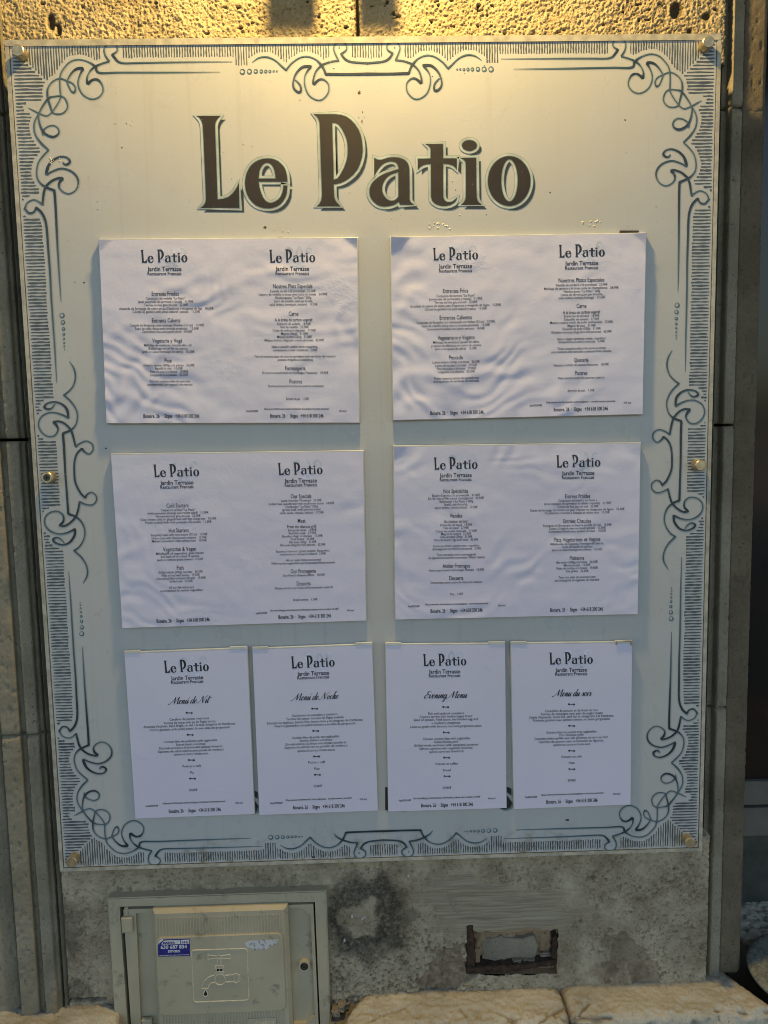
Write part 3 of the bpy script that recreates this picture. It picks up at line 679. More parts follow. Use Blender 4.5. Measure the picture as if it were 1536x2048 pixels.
# hatching round the border, each stroke its own wobbling strip
S_ = np.array(samples); cell = .02; gridS = {}
for u, v in S_: gridS.setdefault((int(u//cell), int(v//cell)), []).append((u, v))
def near(u, v, m):
    i, j = int(u//cell), int(v//cell)
    for a in (i-1, i, i+1):
        for c in (j-1, j, j+1):
            for (x, y_) in gridS.get((a, c), ()):
                if (x-u)**2+(y_-v)**2 < m*m: return True
    return False
b = MB()
def hatch(p0, d, lmax, w):
    n = int(lmax/.0011); run = None; m = .0068
    k0 = 0
    while k0 < n:
        t = k0*.0011
        if near(p0[0]+d[0]*t, p0[1]+d[1]*t, m):
            if run or t > .006: break
        else: run = (run[0] if run else t, t)
        k0 += 1
    if not run or run[1]-run[0] < .0022: return
    a, c = run[0]+rng.uniform(0, .0022), run[1]-rng.uniform(0, .0012)
    N = 6; vv = []; nx, ny = -d[1], d[0]; ph = rng.uniform(0, 6); thick = w*rng.uniform(.75, 1.3)
    for i in range(N):
        t = a+(c-a)*i/(N-1); wb = .00022*math.sin(ph+i*1.3); ww = thick*(.62 if i == 0 else 1.0+.25*math.sin(ph*2+i*1.9))*.5
        for sg in (-1, 1): vv.append(B(p0[0]+d[0]*t+nx*(wb+sg*ww), p0[1]+d[1]*t+ny*(wb+sg*ww), .00025))
    b.add(vv, [(2*i, 2*i+1, 2*i+3, 2*i+2) for i in range(N-1)])
i0, i1 = .0165, .0465
sx = .00425
u = i0
while u < BW-i0:
    lm = min(min(u, BW-u)*.98+.0025, .075)-.009
    if lm > .003:
        hatch((u, .0095), (0, 1), min(lm, .0335 if .18 < u < BW-.18 else .075), .0019); hatch((u, BH-.0095), (0, -1), min(lm, .0335 if .18 < u < BW-.18 else .075), .0019)
    u += sx
v = i0; sy = .0053
while v < BH-i0:
    lm = min(min(v, BH-v)*.98-.0005, .075)-.009
    if lm > .003:
        hatch((.0095, v), (1, 0), min(lm, .0335 if .36 < v < BH-.36 else .075), .0026); hatch((BW-.0095, v), (-1, 0), min(lm, .0335 if .36 < v < BH-.36 else .075), .0026)
    v += sy
b.build('border_hatching', M['hatch'], board, kind='stuff')

# the painted title
k4 = 4.151
def T4(pts): return [(370+x/k4, 210+y/k4) for x, y in pts]
def T5(pts): return [(720+x/k4, 260+y/k4) for x, y in pts]
def ell(cx, cy, rx, ry, n=40, p=2.0):
    return [(cx+rx*math.copysign(abs(math.cos(t))**(2/p), math.cos(t)), cy+ry*math.copysign(abs(math.sin(t))**(2/p), math.sin(t))) for t in (2*math.pi*i/n for i in range(n))]
LET = {}
LET['L'] = [T4([(95, 92), (297, 92), (275, 112), (262, 132), (253, 155), (250, 180), (272, 785), (318, 780), (360, 765), (395, 737), (420, 705), (436, 675), (448, 645), (452, 855), (130, 855), (153, 838), (168, 815), (174, 790), (175, 765), (150, 190), (146, 160), (136, 130), (118, 106)])]
LET['e'] = [T4([(850, 638), (849, 615), (845, 580), (836, 545), (822, 515), (800, 490), (775, 468), (745, 454), (715, 447), (680, 445), (645, 449), (610, 460), (578, 478), (550, 502), (528, 535), (512, 570), (502, 610), (498, 650), (503, 697), (515, 740), (534, 777), (560, 810), (588, 833), (620, 848), (655, 857), (690, 860), (727, 856), (760, 845), (790, 827), (815, 800), (834, 768), (845, 735), (850, 672), (818, 668), (815, 700), (808, 730), (795, 760), (775, 785), (747, 804), (715, 815), (690, 810), (668, 795), (648, 768), (634, 735), (620, 690), (612, 638)]),
            T4([(612, 612), (752, 612), (750, 580), (745, 550), (735, 522), (720, 500), (702, 486), (682, 480), (660, 487), (640, 505), (627, 527), (618, 555)])]
LET['P'] = [T4([(1070, 78), (1250, 78), (1298, 84), (1340, 98), (1378, 125), (1410, 160), (1437, 200), (1457, 245), (1468, 290), (1474, 340), (1475, 390), (1468, 440), (1453, 492), (1430, 540), (1398, 580), (1360, 612), (1325, 635), (1290, 650), (1235, 662), (1238, 760), (1244, 785), (1257, 808), (1290, 842), (1095, 842), (1115, 823), (1130, 798), (1137, 750), (1118, 160), (1113, 130), (1098, 102)]),
            T4([(1222, 150), (1248, 151), (1272, 163), (1297, 192), (1320, 232), (1336, 270), (1346, 312), (1351, 360), (1350, 405), (1345, 445), (1335, 482), (1320, 522), (1300, 560), (1284, 588), (1265, 612), (1235, 622)])]
LET['a'] = [T5([(118, 232), (142, 246), (170, 250), (200, 242), (230, 232), (260, 228), (290, 228), (322, 231), (352, 241), (376, 255), (395, 275), (405, 300), (410, 330), (412, 580), (420, 600), (448, 622), (335, 622), (320, 598), (298, 615), (270, 627), (235, 635), (200, 637), (168, 632), (140, 620), (115, 600), (95, 575), (83, 548), (78, 520), (80, 490), (90, 460), (108, 433), (130, 410), (158, 389), (190, 371), (225, 357), (260, 345), (320, 326), (319, 310), (312, 290), (302, 275), (288, 267), (262, 262), (235, 265), (208, 275), (185, 290), (162, 314), (140, 345), (118, 385)]),
            T5([(318, 350), (318, 555), (303, 573), (285, 585), (262, 590), (240, 585), (220, 573), (205, 555), (192, 533), (185, 510), (184, 480), (190, 450), (204, 420), (225, 395), (247, 377), (270, 366)])]
LET['t'] = [T5([(543, 118), (688, 118), (690, 237), (803, 237), (803, 332), (790, 312), (770, 296), (735, 285), (690, 280), (690, 545), (694, 570), (705, 588), (722, 598), (742, 600), (763, 595), (782, 584), (808, 560), (797, 587), (780, 608), (752, 623), (720, 631), (690, 632), (660, 628), (635, 619), (613, 604), (597, 585), (590, 560), (588, 285), (555, 287), (530, 292), (503, 307), (480, 332), (480, 240), (585, 238), (586, 165), (582, 148), (570, 133)])]
LET['i'] = [T5([(830, 232), (963, 232), (968, 555), (972, 580), (983, 600), (1010, 622), (838, 622), (858, 606), (872, 585), (878, 555), (878, 285), (873, 262), (858, 246)])]
LET['dot'] = [T5(ell(908, 130, 62, 45, 32))]
LET['o'] = [T5(ell(1238, 425, 177, 207, 56)), T5(ell(1240, 420, 68, 175, 44))]
def fill(b, loops, m, place):
    """loops of 2D points (first the outer, then holes) -> triangles"""
    tri = tessellate_polygon([[Vector((p[0], p[1], 0)) for p in l] for l in loops])
    b.add([place(p) for l in loops for p in l], tri, m)
def grow(loops, d): return [offset_poly(loops[0], d)]+[offset_poly(l, -d) for l in loops[1:]]
def shift(loops, dx, dy): return [[(x+dx, y_+dy) for x, y_ in l] for l in loops]
def onboard(lift): return lambda p: (lambda w: (w.x, YB-lift, w.z))(PX(p[0], p[1], YB))
def letter(name, loopsets):
    b = MB()
    for loops in loopsets:
        sh = shift(loops, 8.6, 7.6)
        fill(b, grow(sh, 1.5), 1, onboard(.0003)); fill(b, grow(sh, .3), 3, onboard(.00042))
        fill(b, grow(loops, 6.0), 1, onboard(.00054)); fill(b, grow(loops, 5.2), 2, onboard(.00066))
        fill(b, grow(loops, 1.2), 1, onboard(.00078)); fill(b, grow(loops, -.2), 0, onboard(.0009))
    b.build(name, [M['ink'], M['teal'], M['gap'], M['ink_line']], board)
for nm, ks in (('L', ['L']), ('e', ['e']), ('P', ['P']), ('a', ['a']), ('t', ['t']), ('i', ['i', 'dot']), ('o', ['o'])):
    letter('title_letter', [LET[k] for k in ks])
# steel caps
for k, (px, py) in enumerate(((45, 111), (1408, 94), (102, 954), (1393, 930), (150, 1714), (1373, 1676))):
    c = PX(px, py, YB); b = MB(); r_ = .0096
    b.disc(c, r_*1.03, YB+.0005, r_*1.03, YB-.002, 28, True); b.disc((c.x, 0, c.z), r_, YB-.0021, r_, YB-.0165, 28, False)
    b.disc((c.x, 0, c.z), r_, YB-.0165, r_*.86, YB-.0178, 28, True)
    o = b.build('fixing_cap', M['steel'], board, True)
    o.data.shade_flat()
    s_ = MB()
    if k == 2:
        s_.disc((c.x, 0, c.z), r_*.62, YB-.0180, r_*.62, YB-.0184, 20, True, 0)
        s_.box(c.x-.0036, c.x+.0036, YB-.0190, YB-.0185, c.z-.0008, c.z+.0008, 1); s_.box(c.x-.0008, c.x+.0008, YB-.0191, YB-.0186, c.z-.0036, c.z+.0036, 1)
        s_.build('cross_screw', [M['screwdark'], M['gapdark']], o)
    b = MB(); b.disc((c.x, 0, c.z), .006, YB+.0065, .006, .012, 12, False); b.build('standoff', M['steel'], board)
# blobs of dried glue, brown marks and drips
b = MB()
def speck(px, py, rx, ry, m, h, n=9):
    c = PX(px, py, YB); r_ = random.Random(int(px*7+py)); vv = [(c.x, YB-h, c.z)]
    for i in range(n):
        a = 2*math.pi*i/n; k = r_.uniform(.6, 1.25); vv.append((c.x+rx*PXM*k*math.cos(a), YB-.0001, c.z+ry*PXM*k*math.sin(a)))
    b.add(vv, [(0, i+1, (i+1) % n+1) for i in range(n)], m)
for (cx, cy, w_, h_, n) in ((880, 452, 22, 6, 15), (1183, 447, 20, 6, 9), (555, 474, 10, 2, 4), (112, 322, 12, 6, 10), (250, 245, 20, 5, 5), (645, 272, 8, 14, 9), (560, 462, 20, 5, 3), (150, 1215, 30, 18, 5), (700, 300, 40, 90, 14), (480, 340, 60, 60, 10), (900, 400, 150, 40, 12), (160, 420, 40, 90, 12), (1250, 380, 80, 100, 8), (820, 140, 260, 20, 9)):
    for k in range(n):
        r_ = rng.uniform(.7, 2.6) if n > 8 and w_ < 30 else rng.uniform(.5, 1.2)
        speck(cx+rng.uniform(-w_, w_), cy+rng.uniform(-h_, h_), r_*rng.uniform(.8, 2), r_, 0, .0009)
for (px, py, rx, ry) in ((718, 185, 4, 3.5), (725, 224, 1, 2), (724, 243, 1.2, 4), (722, 265, 2, 3.5), (530, 455, 3, 3), (425, 300, 1.5, 1.2), (244, 295, 1.5, 1.5), (1135, 1640, 5, 3), (627, 1714, 4, 3), (890, 1712, 12, 2), (1250, 240, 2, 1.5), (600, 200, 1.2, 1), (865, 380, 1.5, 1.5), (1100, 385, 1.6, 1.6), (168, 565, 2.4, 2), (150, 564, 1.2, 1.2), (212, 897, 2.4, 2)):
    speck(px, py, rx, ry, 1, .0006)
b.build('glue_and_dirt_specks', [M['glue'], M['dirt']], board, kind='stuff')

# ------------------------------------------------------------------ lettering helper: all lines as text curves first, then one mesh per sheet
SH = []   # sheets
ST = {'b': (20.5, .007, 0, None), 'i': (20.5, .010, .22, None), 'H': (34, .010, 0, None), 'h': (27, .012, 0, None), 'J': (35.0, .018, 0, None), 'R': (27.0, .016, 0, None), 'F': (30, .022, 0, None), 's': (15, .02, .22, None)}
def homog(q4):
    """unit square (TL,TR,BR,BL) -> photo pixels"""
    A = []; bb = []
    for (u, v), (x, y_) in zip(((0, 0), (1, 0), (1, 1), (0, 1)), q4):
        A.append([u, v, 1, 0, 0, 0, -u*x, -v*x]); bb.append(x); A.append([0, 0, 0, u, v, 1, -u*y_, -v*y_]); bb.append(y_)
    return np.append(np.linalg.solve(np.array(A, float), np.array(bb, float)), 1).reshape(3, 3)
def hmap(H, x, y_):
    w = H@np.array([x, y_, 1.0]); return w[0]/w[2], w[1]/w[2]
A3, A4 = 1536/540, 1536/520
FT = 'Bonaire. 26  ·  Sitges   +34 618 300 246'
SHEETS = [
 dict(q=[(198, 480), (714, 476.5), (718, 845), (213, 846)], o=(190, 460), k=A3, logo=[(258, 522, 183), (986, 1250, 182)], seed=11, wave=1.0,
  label='landscape Catalan menu sheet headed Entrants Fredes, wavy laminate, under the word Le of the title', t="""
J 295 488 220 Jardin Terrasse|R 296 487 247 Restaurant Francais|H 320 472 361 Entrants Fredes|b 286 510 389 Carpaccio de vedella "Le Patio"|b 243 555 408 (amb encenalls de parmesà i rúcula)   11.90€|b 276 524 427 Terrina de foie gras mi-cuit   22.00€|b 136 668 447 Amanida de formatge de cabra en pa d'espècies i vinagreta de figa   10,50€|b 212 592 465 Còctel de gambes amb pinya natural i panses   11,50€|H 322 482 513 Entrants Calents|b 196 616 542 Cargols de Borgonya amb mantega d'herbes (12 un)   13,90€|b 226 586 561 Sopa de ceba dolça amb torrada gratinada   12.50€|b 265 548 579 Camembert fos amb pernil serrà   14,50€|H 323 493 628 Vegetaria y Vegá|b 277 544 656 Milfulles de verdures, mozzarella i oli|b 300 523 674 d'alfàbrega en un llit de quinoa|b 264 561 693 (amb or sense formatge de cabra)   15,50€|H 393 434 741 Peix|b 271 562 770 Llobarro sencer (500g) a la planxa   26,50€|b 340 496 788 Bacallà al mel   19,50€|b 310 527 806 Pota de pop a la brasa   19.80€|b 312 526 825 Llenguado a la planxa   32,50€|i 306 536 861 Tots els nostres plats de peix són|i 294 551 879 acompanyats de vegetals de mercat|F 274 590 1057 @
J 1022 1216 219 Jardin Terrasse|R 1023 1215 246 Restaurant Francais|H 1008 1234 318 Nostres Plats Especials|b 992 1252 347 Espatlla de xai a la provençal   21.00€|b 926 1320 366 Lletons de vedella la brasa amb salsa de bolets   24,90€|b 1020 1228 385 Hamburguesa "Le Patio" 200g|b 1014 1236 404 (carn de vedella, amb pa brioix,|b 988 1264 423 salsa tàrtara, tomaquet, enciam)   17,50€|H 1098 1154 474 Carne|h 1018 1234 509 A la brasa de carbon vegetal:|b 1032 1224 534 Entrecot de vedella   18,90€|b 1048 1212 552 Filet de vedella   27,90€|b 1006 1254 571 Cuixa de pollastre desossat   17.00€|b 1054 1208 590 Magret d'ànec   21.00€|b 1032 1230 608 Mitjana de bou (500g)   31.00€|b 960 1300 627 Mitjana de bou (1kg) per a dues persones   62.00€|b 1000 1265 664 Salsa a escollir: pebre verd, roquefort,|b 1008 1262 683 xampinyons o mel i mostassa   2.90€|i 900 1370 719 Tots els nostres plats de carn es serveixen amb verdures del mercat i|i 1034 1237 738 patates fregides al casolanes|H 1078 1194 785 Formatgeria|b 948 1325 813 El nostre assortiment de formatges Francesos   18,90€|H 1103 1174 860 Postres|b 981 1298 888 Demana la nostra carta de postres casolanes|b 1083 1213 961 Servei de pa   1,30€|s 957 1328 1018 Disposem d'informació sobre al·lèrgens. Consulteu el nostre personal|s 855 924 1031 Cat20250508|s 1388 1430 1030 IVA incl|F 992 1298 1056 @"""),
 dict(q=[(782, 476), (1292, 467), (1285, 828), (787, 840)], o=(770, 450), k=A3, logo=[(272, 530, 197), (988, 1250, 181)], seed=23, wave=1.0,
  label='landscape Spanish menu sheet headed Entrantes Fríos, below the short black tape strip', t="""
J 306 496 233 Jardin Terrasse|R 307 496 259 Restaurant Francais|H 330 473 373 Entrantes Fríos|b 293 512 403 Carpaccio de ternera "Le Patio"|b 252 554 421 (convirutas de parmesano y rucula)   11,90€|b 281 525 440 Terrina de foie gras mi-cuit   22.00€|b 146 660 459 Ensalada de queso de cabra, pan d'especies y vinagreta de higos   10,50€|b 226 580 478 Cóctel de gambas con piña natural y pasas   11.50€|H 311 495 525 Entrantes Calientes|b 180 627 553 Caracoles de Borgoña con mantequilla de hierbas (12 un)   13,90€|b 210 597 572 Sopa de cebolla dulce con su tostada gratinada   12.50€|b 239 568 591 Camembert fundido con jamón serrano   14,50€|H 299 510 639 Vegetariano y Vegano|b 274 537 667 Milhojas de verduras, queso de cabra|b 263 547 686 y aceite de albahaca en cama de quinoa|b 286 522 704 (con o sin queso de cabra)   15,50€|H 364 445 752 Pescado|b 271 540 780 Lubina entera (500g) a la brasa   26,50€|b 287 524 799 Lomo de bacalao a la miel   19,50€|b 295 519 817 Pata de pulpo a la brasa   19.80€|b 300 512 835 Lenguado a la plancha   32,50€|i 276 538 872 Todos nuestros platos de pescado son|i 275 538 889 acompañado de verduras de mercado|F 258 562 1066 @
J 1024 1214 216 Jardin Terrasse|R 1025 1213 243 Restaurant Francais|H 988 1248 312 Nuestros Platos Especiales|b 973 1266 341 Paletilla de cordero a la provenzal   21.00€|b 907 1330 360 Mollejas de ternera a la brasa salsa de champiñones   24,90€|b 1017 1224 378 Hamburguesa "Le Patio" 200g|b 1000 1240 396 (carne de ternera,con pan brioche,|b 987 1252 414 salsa tartara, tomate, lechuga)   17,50€|H 1090 1146 459 Carne|h 1012 1225 495 A la brasa de carbon vegetal:|b 1020 1220 518 Entrecote de ternera   18,90€|b 1020 1218 537 Solomillo de ternera   27,90€|b 940 1297 554 Muslo y contra muslo de pollo deshuesado   17.00€|b 1039 1199 573 Magret de pato   21.00€|b 1009 1228 591 Chuletón de buey (500g)   31.00€|b 946 1290 609 Chuletón de buey (1kg) para dos personas   62.00€|b 979 1258 647 Salsa a elegir: pimienta verde, roquefort,|b 986 1250 664 champiñones ó miel y mostaza   2.90€|i 980 1257 702 Todos nuestros platos de carne se sirven|i 946 1289 720 con verduras del mercado y patatas fritas caseras|H 1076 1158 766 Quesería|b 961 1273 796 Nuestro surtido de quesos franceses   18,90€|H 1080 1152 841 Postres|b 985 1248 870 Pida nuestra carta de postres caseros|b 1039 1191 942 Servicio de pan   1.30€|s 917 1310 1006 Disponemos de información sobre alérgenos - consulte nuestro personal|s 824 893 1027 Esp20250508|s 1357 1400 1012 IVA incl|F 960 1268 1046 @"""),
 dict(q=[(222, 910), (726, 903), (732, 1241), (245, 1256)], o=(210, 890), k=A3, logo=[(281, 543, 180), (990, 1242, 168)], seed=37, wave=.62,
  label='landscape English menu sheet headed Cold Starters, in the middle row on the left', t="""
J 319 510 214 Jardin Terrasse|R 320 510 239 Restaurant Francais|H 355 481 345 Cold Starters|b 322 520 372 Carpaccio of beef "Le Patio"|b 246 596 389 (with parmesan shavings and rocket salad)   11,90€|b 294 550 407 Homemade foie gras mi-cuit   22.00€|b 205 641 424 Goat cheese salad on gingerbread with figs vinaigrette   10,50€|b 234 613 442 Prawn cocktail with fresh pineapple and raisins   11,50€|H 368 482 487 Hot Starters|b 265 590 513 Burgundy snails with herb butter (12 un)   13,90€|b 269 585 531 Onion soup with cheese and croutons   12.50€|b 271 586 548 Melted Camembert with serrano ham   14,50€|H 335 524 593 Vegetarian & Vegan|b 295 568 619 Millefeuille of vegetables, goat cheese|b 322 542 636 and basil oil on a bed of quinoa|b 302 564 654 (with or without goats cheese)   15,50€|H 414 453 699 Fish|b 309 563 725 Grilled whole (500g) sea bass   26,50€|b 328 545 743 Fillet of cod with honey   19,50€|b 294 580 760 Charcoal grilled octopus tentacle   19.80€|b 372 505 777 Grilled sole   32,50€|i 367 512 812 All our fish dishes are|i 318 562 829 accompanied by market vegetables|F 298 602 996 @
J 1027 1210 203 Jardin Terrasse|R 1028 1210 228 Restaurant Francais|H 1062 1179 292 Our Specials|b 1009 1236 318 Lamb shoulder Provençal   21.00€|b 938 1308 336 Grilled veal sweetbread with mushroom sauce   24,90€|b 1033 1215 353 Hamburger "Le Patio" 200g|b 1015 1233 370 (prime beef, with brioche bread,|b 1000 1249 388 tartar sauce, tomato, lettuce)   17,50€|H 1102 1146 432 Meat|h 1043 1207 465 From the charcoal grill:|b 1048 1207 487 Entrecote steak   18,90€|b 1051 1205 504 Beef filet steak   27,90€|b 1015 1242 521 Boneless thigh of chicken   17.00€|b 1062 1195 538 Duck breast   21.00€|b 1054 1206 555 Rib steak (500g)   31.00€|b 1003 1258 571 Rib steak (1kg) for two persons   62.00€|b 979 1283 606 Sauces to choose:  green pepper, Roquefort,|b 1003 1260 623 mushroom or honey & mustard   2.90€|i 1033 1232 657 All our meat dishes are served|i 952 1313 674 With market vegetables and homemade fried potatoes|H 1062 1204 718 Our Fromagerie|b 1017 1254 743 Our French cheeses platter   18,50€|H 1096 1175 788 Desserts|b 974 1300 814 Please ask for our menu of homemade desserts|b 1076 1213 881 Bread service   1.30€|s 947 1332 938 For food allergy and intolerance information, please ask a member of staff|s 863 928 957 Ing20250508|s 1378 1419 942 IVA incl|F 993 1290 974 @"""),
 dict(q=[(787.5, 894), (1281, 887), (1275, 1228), (791, 1239)], o=(770, 870), k=A3, logo=[(278, 528, 193), (974, 1226, 181)], seed=53, wave=.8,
  label='landscape French menu sheet headed Nos Spécialités, in the middle row on the right', t="""
J 312 495 227 Jardin Terrasse|R 313 494 252 Restaurant Francais|H 334 474 317 Nos Spécialités|b 269 542 343 Épaule d'agneau à la provençale   21.00€|b 247 564 360 Ris de veau grillés sauce champignons   24,90€|b 308 504 378 Hamburger « Le Patio » 200g|b 337 473 395 (bœuf, pain brioché,|b 284 528 412 sauce tartare, tomate, laitue)   17,50€|H 369 441 457 Viandes|h 337 473 489 Au charbon de bois:|b 316 497 511 Entrecôte de bœuf   18.90€|b 335 478 528 Filet de bœuf   27,90€|b 289 524 546 Cuisse de poulet désossée   17.00€|b 320 491 562 Magret de canard   21.00€|b 314 498 579 Côte de bœuf (500g)   31.00€|b 281 532 596 Côte de bœuf (1kg) pour deux   62.00€|b 274 540 630 Sauces au choix : poivre vert, roquefort,|b 269 549 647 champignons ou miel et moutarde   2.90€|i 294 520 680 Tous nos plats sont accompagnés|i 246 570 697 de légumes du marché et pommes "frites" maison|H 328 485 742 Atelier Fromages|b 250 566 768 Notre assortiment defromages français   18.50€|H 367 447 812 Desserts|b 261 555 838 Demandez notre carte de desserts maisons|b 373 445 905 Pain   1.30€|s 228 588 961 Nous avons des informations sur les allergènes - voir notre personnel|s 131 197 975 Fra20250508|s 644 687 970 IVA incl|F 260 557 997 @
J 1006 1192 215 Jardin Terrasse|R 1007 1191 240 Restaurant Francais|H 1025 1169 346 Entrées Froides|b 988 1208 372 Carpaccio de bœuf « Le Patio »|b 908 1286 389 (avec copeaux de parmesan et salade roquette)   11,90€|b 980 1216 407 Terrine de foie gras mi cuit   22.00€|b 828 1363 425 Salade de fromage de chèvre sur pain d'épices et vinaigrette de figues   10,50€|b 913 1279 442 Cocktail de crevettes à l'ananas et raisins secs   11,50€|H 1017 1172 487 Entrées Chaudes|b 902 1290 513 Escargots de Bourgogne au beurre persillé (12 un)   13,90€|b 936 1256 530 Soupe à l'oignon avec son toast gratiné   12.50€|b 932 1258 547 Camembert fondu avec jambon serrano   14,50€|H 962 1225 592 Plats Végétariens et Vegans|b 943 1246 618 Millefeuille de légumes, fromage de chèvre,|b 1009 1181 635 huile de basilic et quinoa|b 952 1236 652 (avec ou sans fromage de chèvre)   15,50€|H 1052 1134 697 Poissons|b 977 1210 723 Bar entier (500g) à la braise   26,50€|b 1018 1169 740 Morue au miel   19,50€|b 977 1211 757 Patte de poulpe à la braise   19.80€|b 1029 1158 774 Sole grillée   32,50€|i 988 1200 808 Tous nos plats de poissons sont|i 966 1220 825 accompagnés de légumes du marché|F 941 1241 991 @"""),
 dict(q=[(249, 1308), (494, 1298), (508.5, 1628), (271, 1637)], o=(240, 1280), k=A4, logo=[(260, 525, 188)], script=(283, 545, 367, 'Menú de Nit'), orn=((408, 432), (414, 562), (421, 711), (428, 820)), seed=61, wave=.16,
  label='portrait evening menu sheet headed Menú de Nit, first of the bottom row', t="""
J 300 492 223 Jardin Terrasse|R 301 493 247 Restaurant Francais|b 292 525 468 Canelons de peixos i mariscos|b 256 565 488 Terrina de camp amb pa de Pagès torrat|b 138 682 506 Amanida d'espinac, bacó fregit, ou dur i la seva vinagreta de frambuesa|b 176 649 526 Porros gratinats amb pernil serrà i la seva salsa de gorgonzola|b 257 574 599 Cordon bleu de pollastre amb tagliatelles|b 330 504 618 Secret ibèric a la brasa|b 231 605 636 Daurada sencera a la brasa amb patates forneres|b 223 614 656 Suprema de salmó amb la seva picada de verdura i|b 317 522 675 quinoa al curry i fruita seca|b 369 478 747 Postres o cafè|b 416 436 785 Pa|b 407 457 888 29,80€|s 250 624 960 Disposem d'informació sobre al·lèrgens. Consulteu el nostre personal.|s 150 225 981 Cat20250508|s 682 726 963 IVA incl|F 288 596 1005 @"""),
 dict(q=[(505, 1300), (744, 1290), (755.5, 1621), (519, 1630)], o=(240, 1280), k=A4, logo=[(1010, 1268, 160)], script=(1006, 1292, 341, 'Menú de Noche'), orn=((1149, 403), (1155, 534), (1160, 685), (1165, 794)), seed=67, wave=.16,
  label='portrait evening menu sheet headed Menú de Noche, second of the bottom row', t="""
J 1046 1236 194 Jardin Terrasse|R 1047 1236 218 Restaurant Francais|b 1016 1284 440 Canelones de pescados y mariscos|b 981 1321 459 Terrina del campo con pan de Pagès tostado|b 868 1433 479 Ensalada de espinaca, bacón frito, huevo duro y su vinagreta de frambuesa|b 913 1391 498 Puerros gratinados con jamón serrano y su salsa de gorgonzola|b 1015 1295 571 Cordon bleu de pollo con tagliatelles|b 1060 1252 589 Secreto ibérico a la brasa|b 977 1336 608 Dorada entera a la brasa con patatas panaderas|b 971 1344 627 Suprema de salmón con su picadillo de verdura y|b 1047 1268 649 quinoa al curry y frutos secos|b 1111 1212 720 Postre o café|b 1148 1178 758 Pan|b 1142 1193 862 29,80€|s 977 1368 939 Disponemos de información sobre alérgenos - consulte nuestro personal|s 887 960 963 Esp20250508|s 1417 1460 940 IVA incl|F 1022 1328 983 @"""),
 dict(q=[(771, 1291), (1010, 1289), (1013, 1616), (777, 1623)], o=(760, 1270), k=A4, logo=[(256, 512, 179)], script=(262, 519, 361, 'Evening Menu'), orn=((390, 423), (393, 573), (396, 722), (398, 833)), seed=71, wave=.16,
  label='portrait menu sheet headed Evening Menu, third of the bottom row', t="""
J 290 477 213 Jardin Terrasse|R 291 477 238 Restaurant Francais|b 287 497 461 Fish and seafood cannelloni|b 236 546 479 Country terrine with toasted pages bread|b 201 580 497 Salad of spinach, fried bacon, hard-boiled egg and|b 307 476 517 a raspberry vinaigrette|b 181 602 537 Leeks au gratin with Serrano ham and gorgonzola sauce|b 256 535 610 Chicken cordon bleu with tagliatelles|b 322 465 629 Grilled Iberian pork|b 204 583 648 Grilled whole sea bream with 'panaderas' potatoes|b 235 552 667 Salmon supreme with vegetable brunoise,|b 293 497 686 quinoa curry and dried fruit|b 330 461 759 Dessert or coffee|b 374 420 797 Bread|b 373 423 902 29,80€|s 200 595 960 For food allergy and intolerance information, please ask a member of staff|s 113 184 977 Ing20250508|s 640 683 965 IVA incl|F 246 552 1002 @"""),
 dict(q=[(1022, 1289), (1264, 1286), (1261, 1609), (1028, 1618)], o=(760, 1270), k=A4, logo=[(1002, 1260, 172)], script=(1019, 1253, 355, 'Menu du soir'), orn=((1134, 413), (1135, 540), (1135, 687), (1136, 795)), seed=79, wave=.22,
  label='portrait evening menu sheet headed Menu du soir, fourth of the bottom row', t="""
J 1038 1226 207 Jardin Terrasse|R 1038 1226 231 Restaurant Francais|b 978 1290 450 Cannelloni de poisson et de fruits de mer|b 951 1318 468 Terrine de campagne avec pain de pagès toasté|b 885 1382 486 Salade d'épinards, bacon frit, œuf dur et vinaigrette à la framboise|b 908 1360 504 Poireaux gratinés avec jambon serrano et sauce gorgonzola|b 985 1282 577 Cordon bleu de poulet avec tagliatelles|b 1063 1205 594 Porc ibérique grillé|b 917 1350 612 Daurade entière grillée avec des pommes de terre au four|b 941 1325 631 Suprême de saumon avec sa brunoise de légumes,|b 1027 1243 650 quinoa au curry et fruits secs|b 1075 1194 722 Dessert ou café|b 1118 1152 759 Pain|b 1111 1160 861 29,80€|s 956 1323 940 Nous avons des informations sur les allergènes - voir notre personnel|s 857 930 959 Fra20250508|s 1379 1421 940 IVA incl|F 985 1288 980 @"""),
]
# parse lines, make every text curve, evaluate once
tmp = []
def textcurve(body, bold, res=2):
    cu = bpy.data.curves.new('t', 'FONT'); cu.body = body; cu.size = 1.0; cu.align_x = 'LEFT'; cu.offset = bold; cu.resolution_u = res; cu.fill_mode = 'FRONT'
    o = bpy.data.objects.new('t', cu); col.objects.link(o); tmp.append(o); return o
extra = {}
for S in SHEETS:
    S['lines'] = []
    for ln in S['t'].replace('\n', '|').split('|'):
        if not ln.strip(): continue
        st, x0, x1, y_, body = ln.split(' ', 4)
        body = FT if body == '@' else body
        S['lines'].append((st, float(x0), float(x1), float(y_), textcurve(body, ST[st][1])))
for k, body, bd in (('num', '630 687 834', .03), ('many', 'MANYA', .04), ('h24', '24 h.', .03), ('sit', 'SITGES', .04), ('sub', 'SUBMINISTRAMENT DE LA XARXA COMUNITAT DE VEÏNS', .02), ('S', 'S', .045), ('R', 'R', .045), ('T', 'T', .045), ('maker', 'Proclinsa', .03)):
    extra[k] = textcurve(body, bd)
dg = bpy.context.evaluated_depsgraph_get(); dg.update()
def glyphs(o):
    ev = o.evaluated_get(dg); me = ev.to_mesh()
    n = len(me.vertices); co = np.empty(n*3); me.vertices.foreach_get('co', co); co = co.reshape(-1, 3)[:, :2]
    fs = [tuple(p.vertices) for p in me.polygons]; ev.to_mesh_clear(); return co, fs
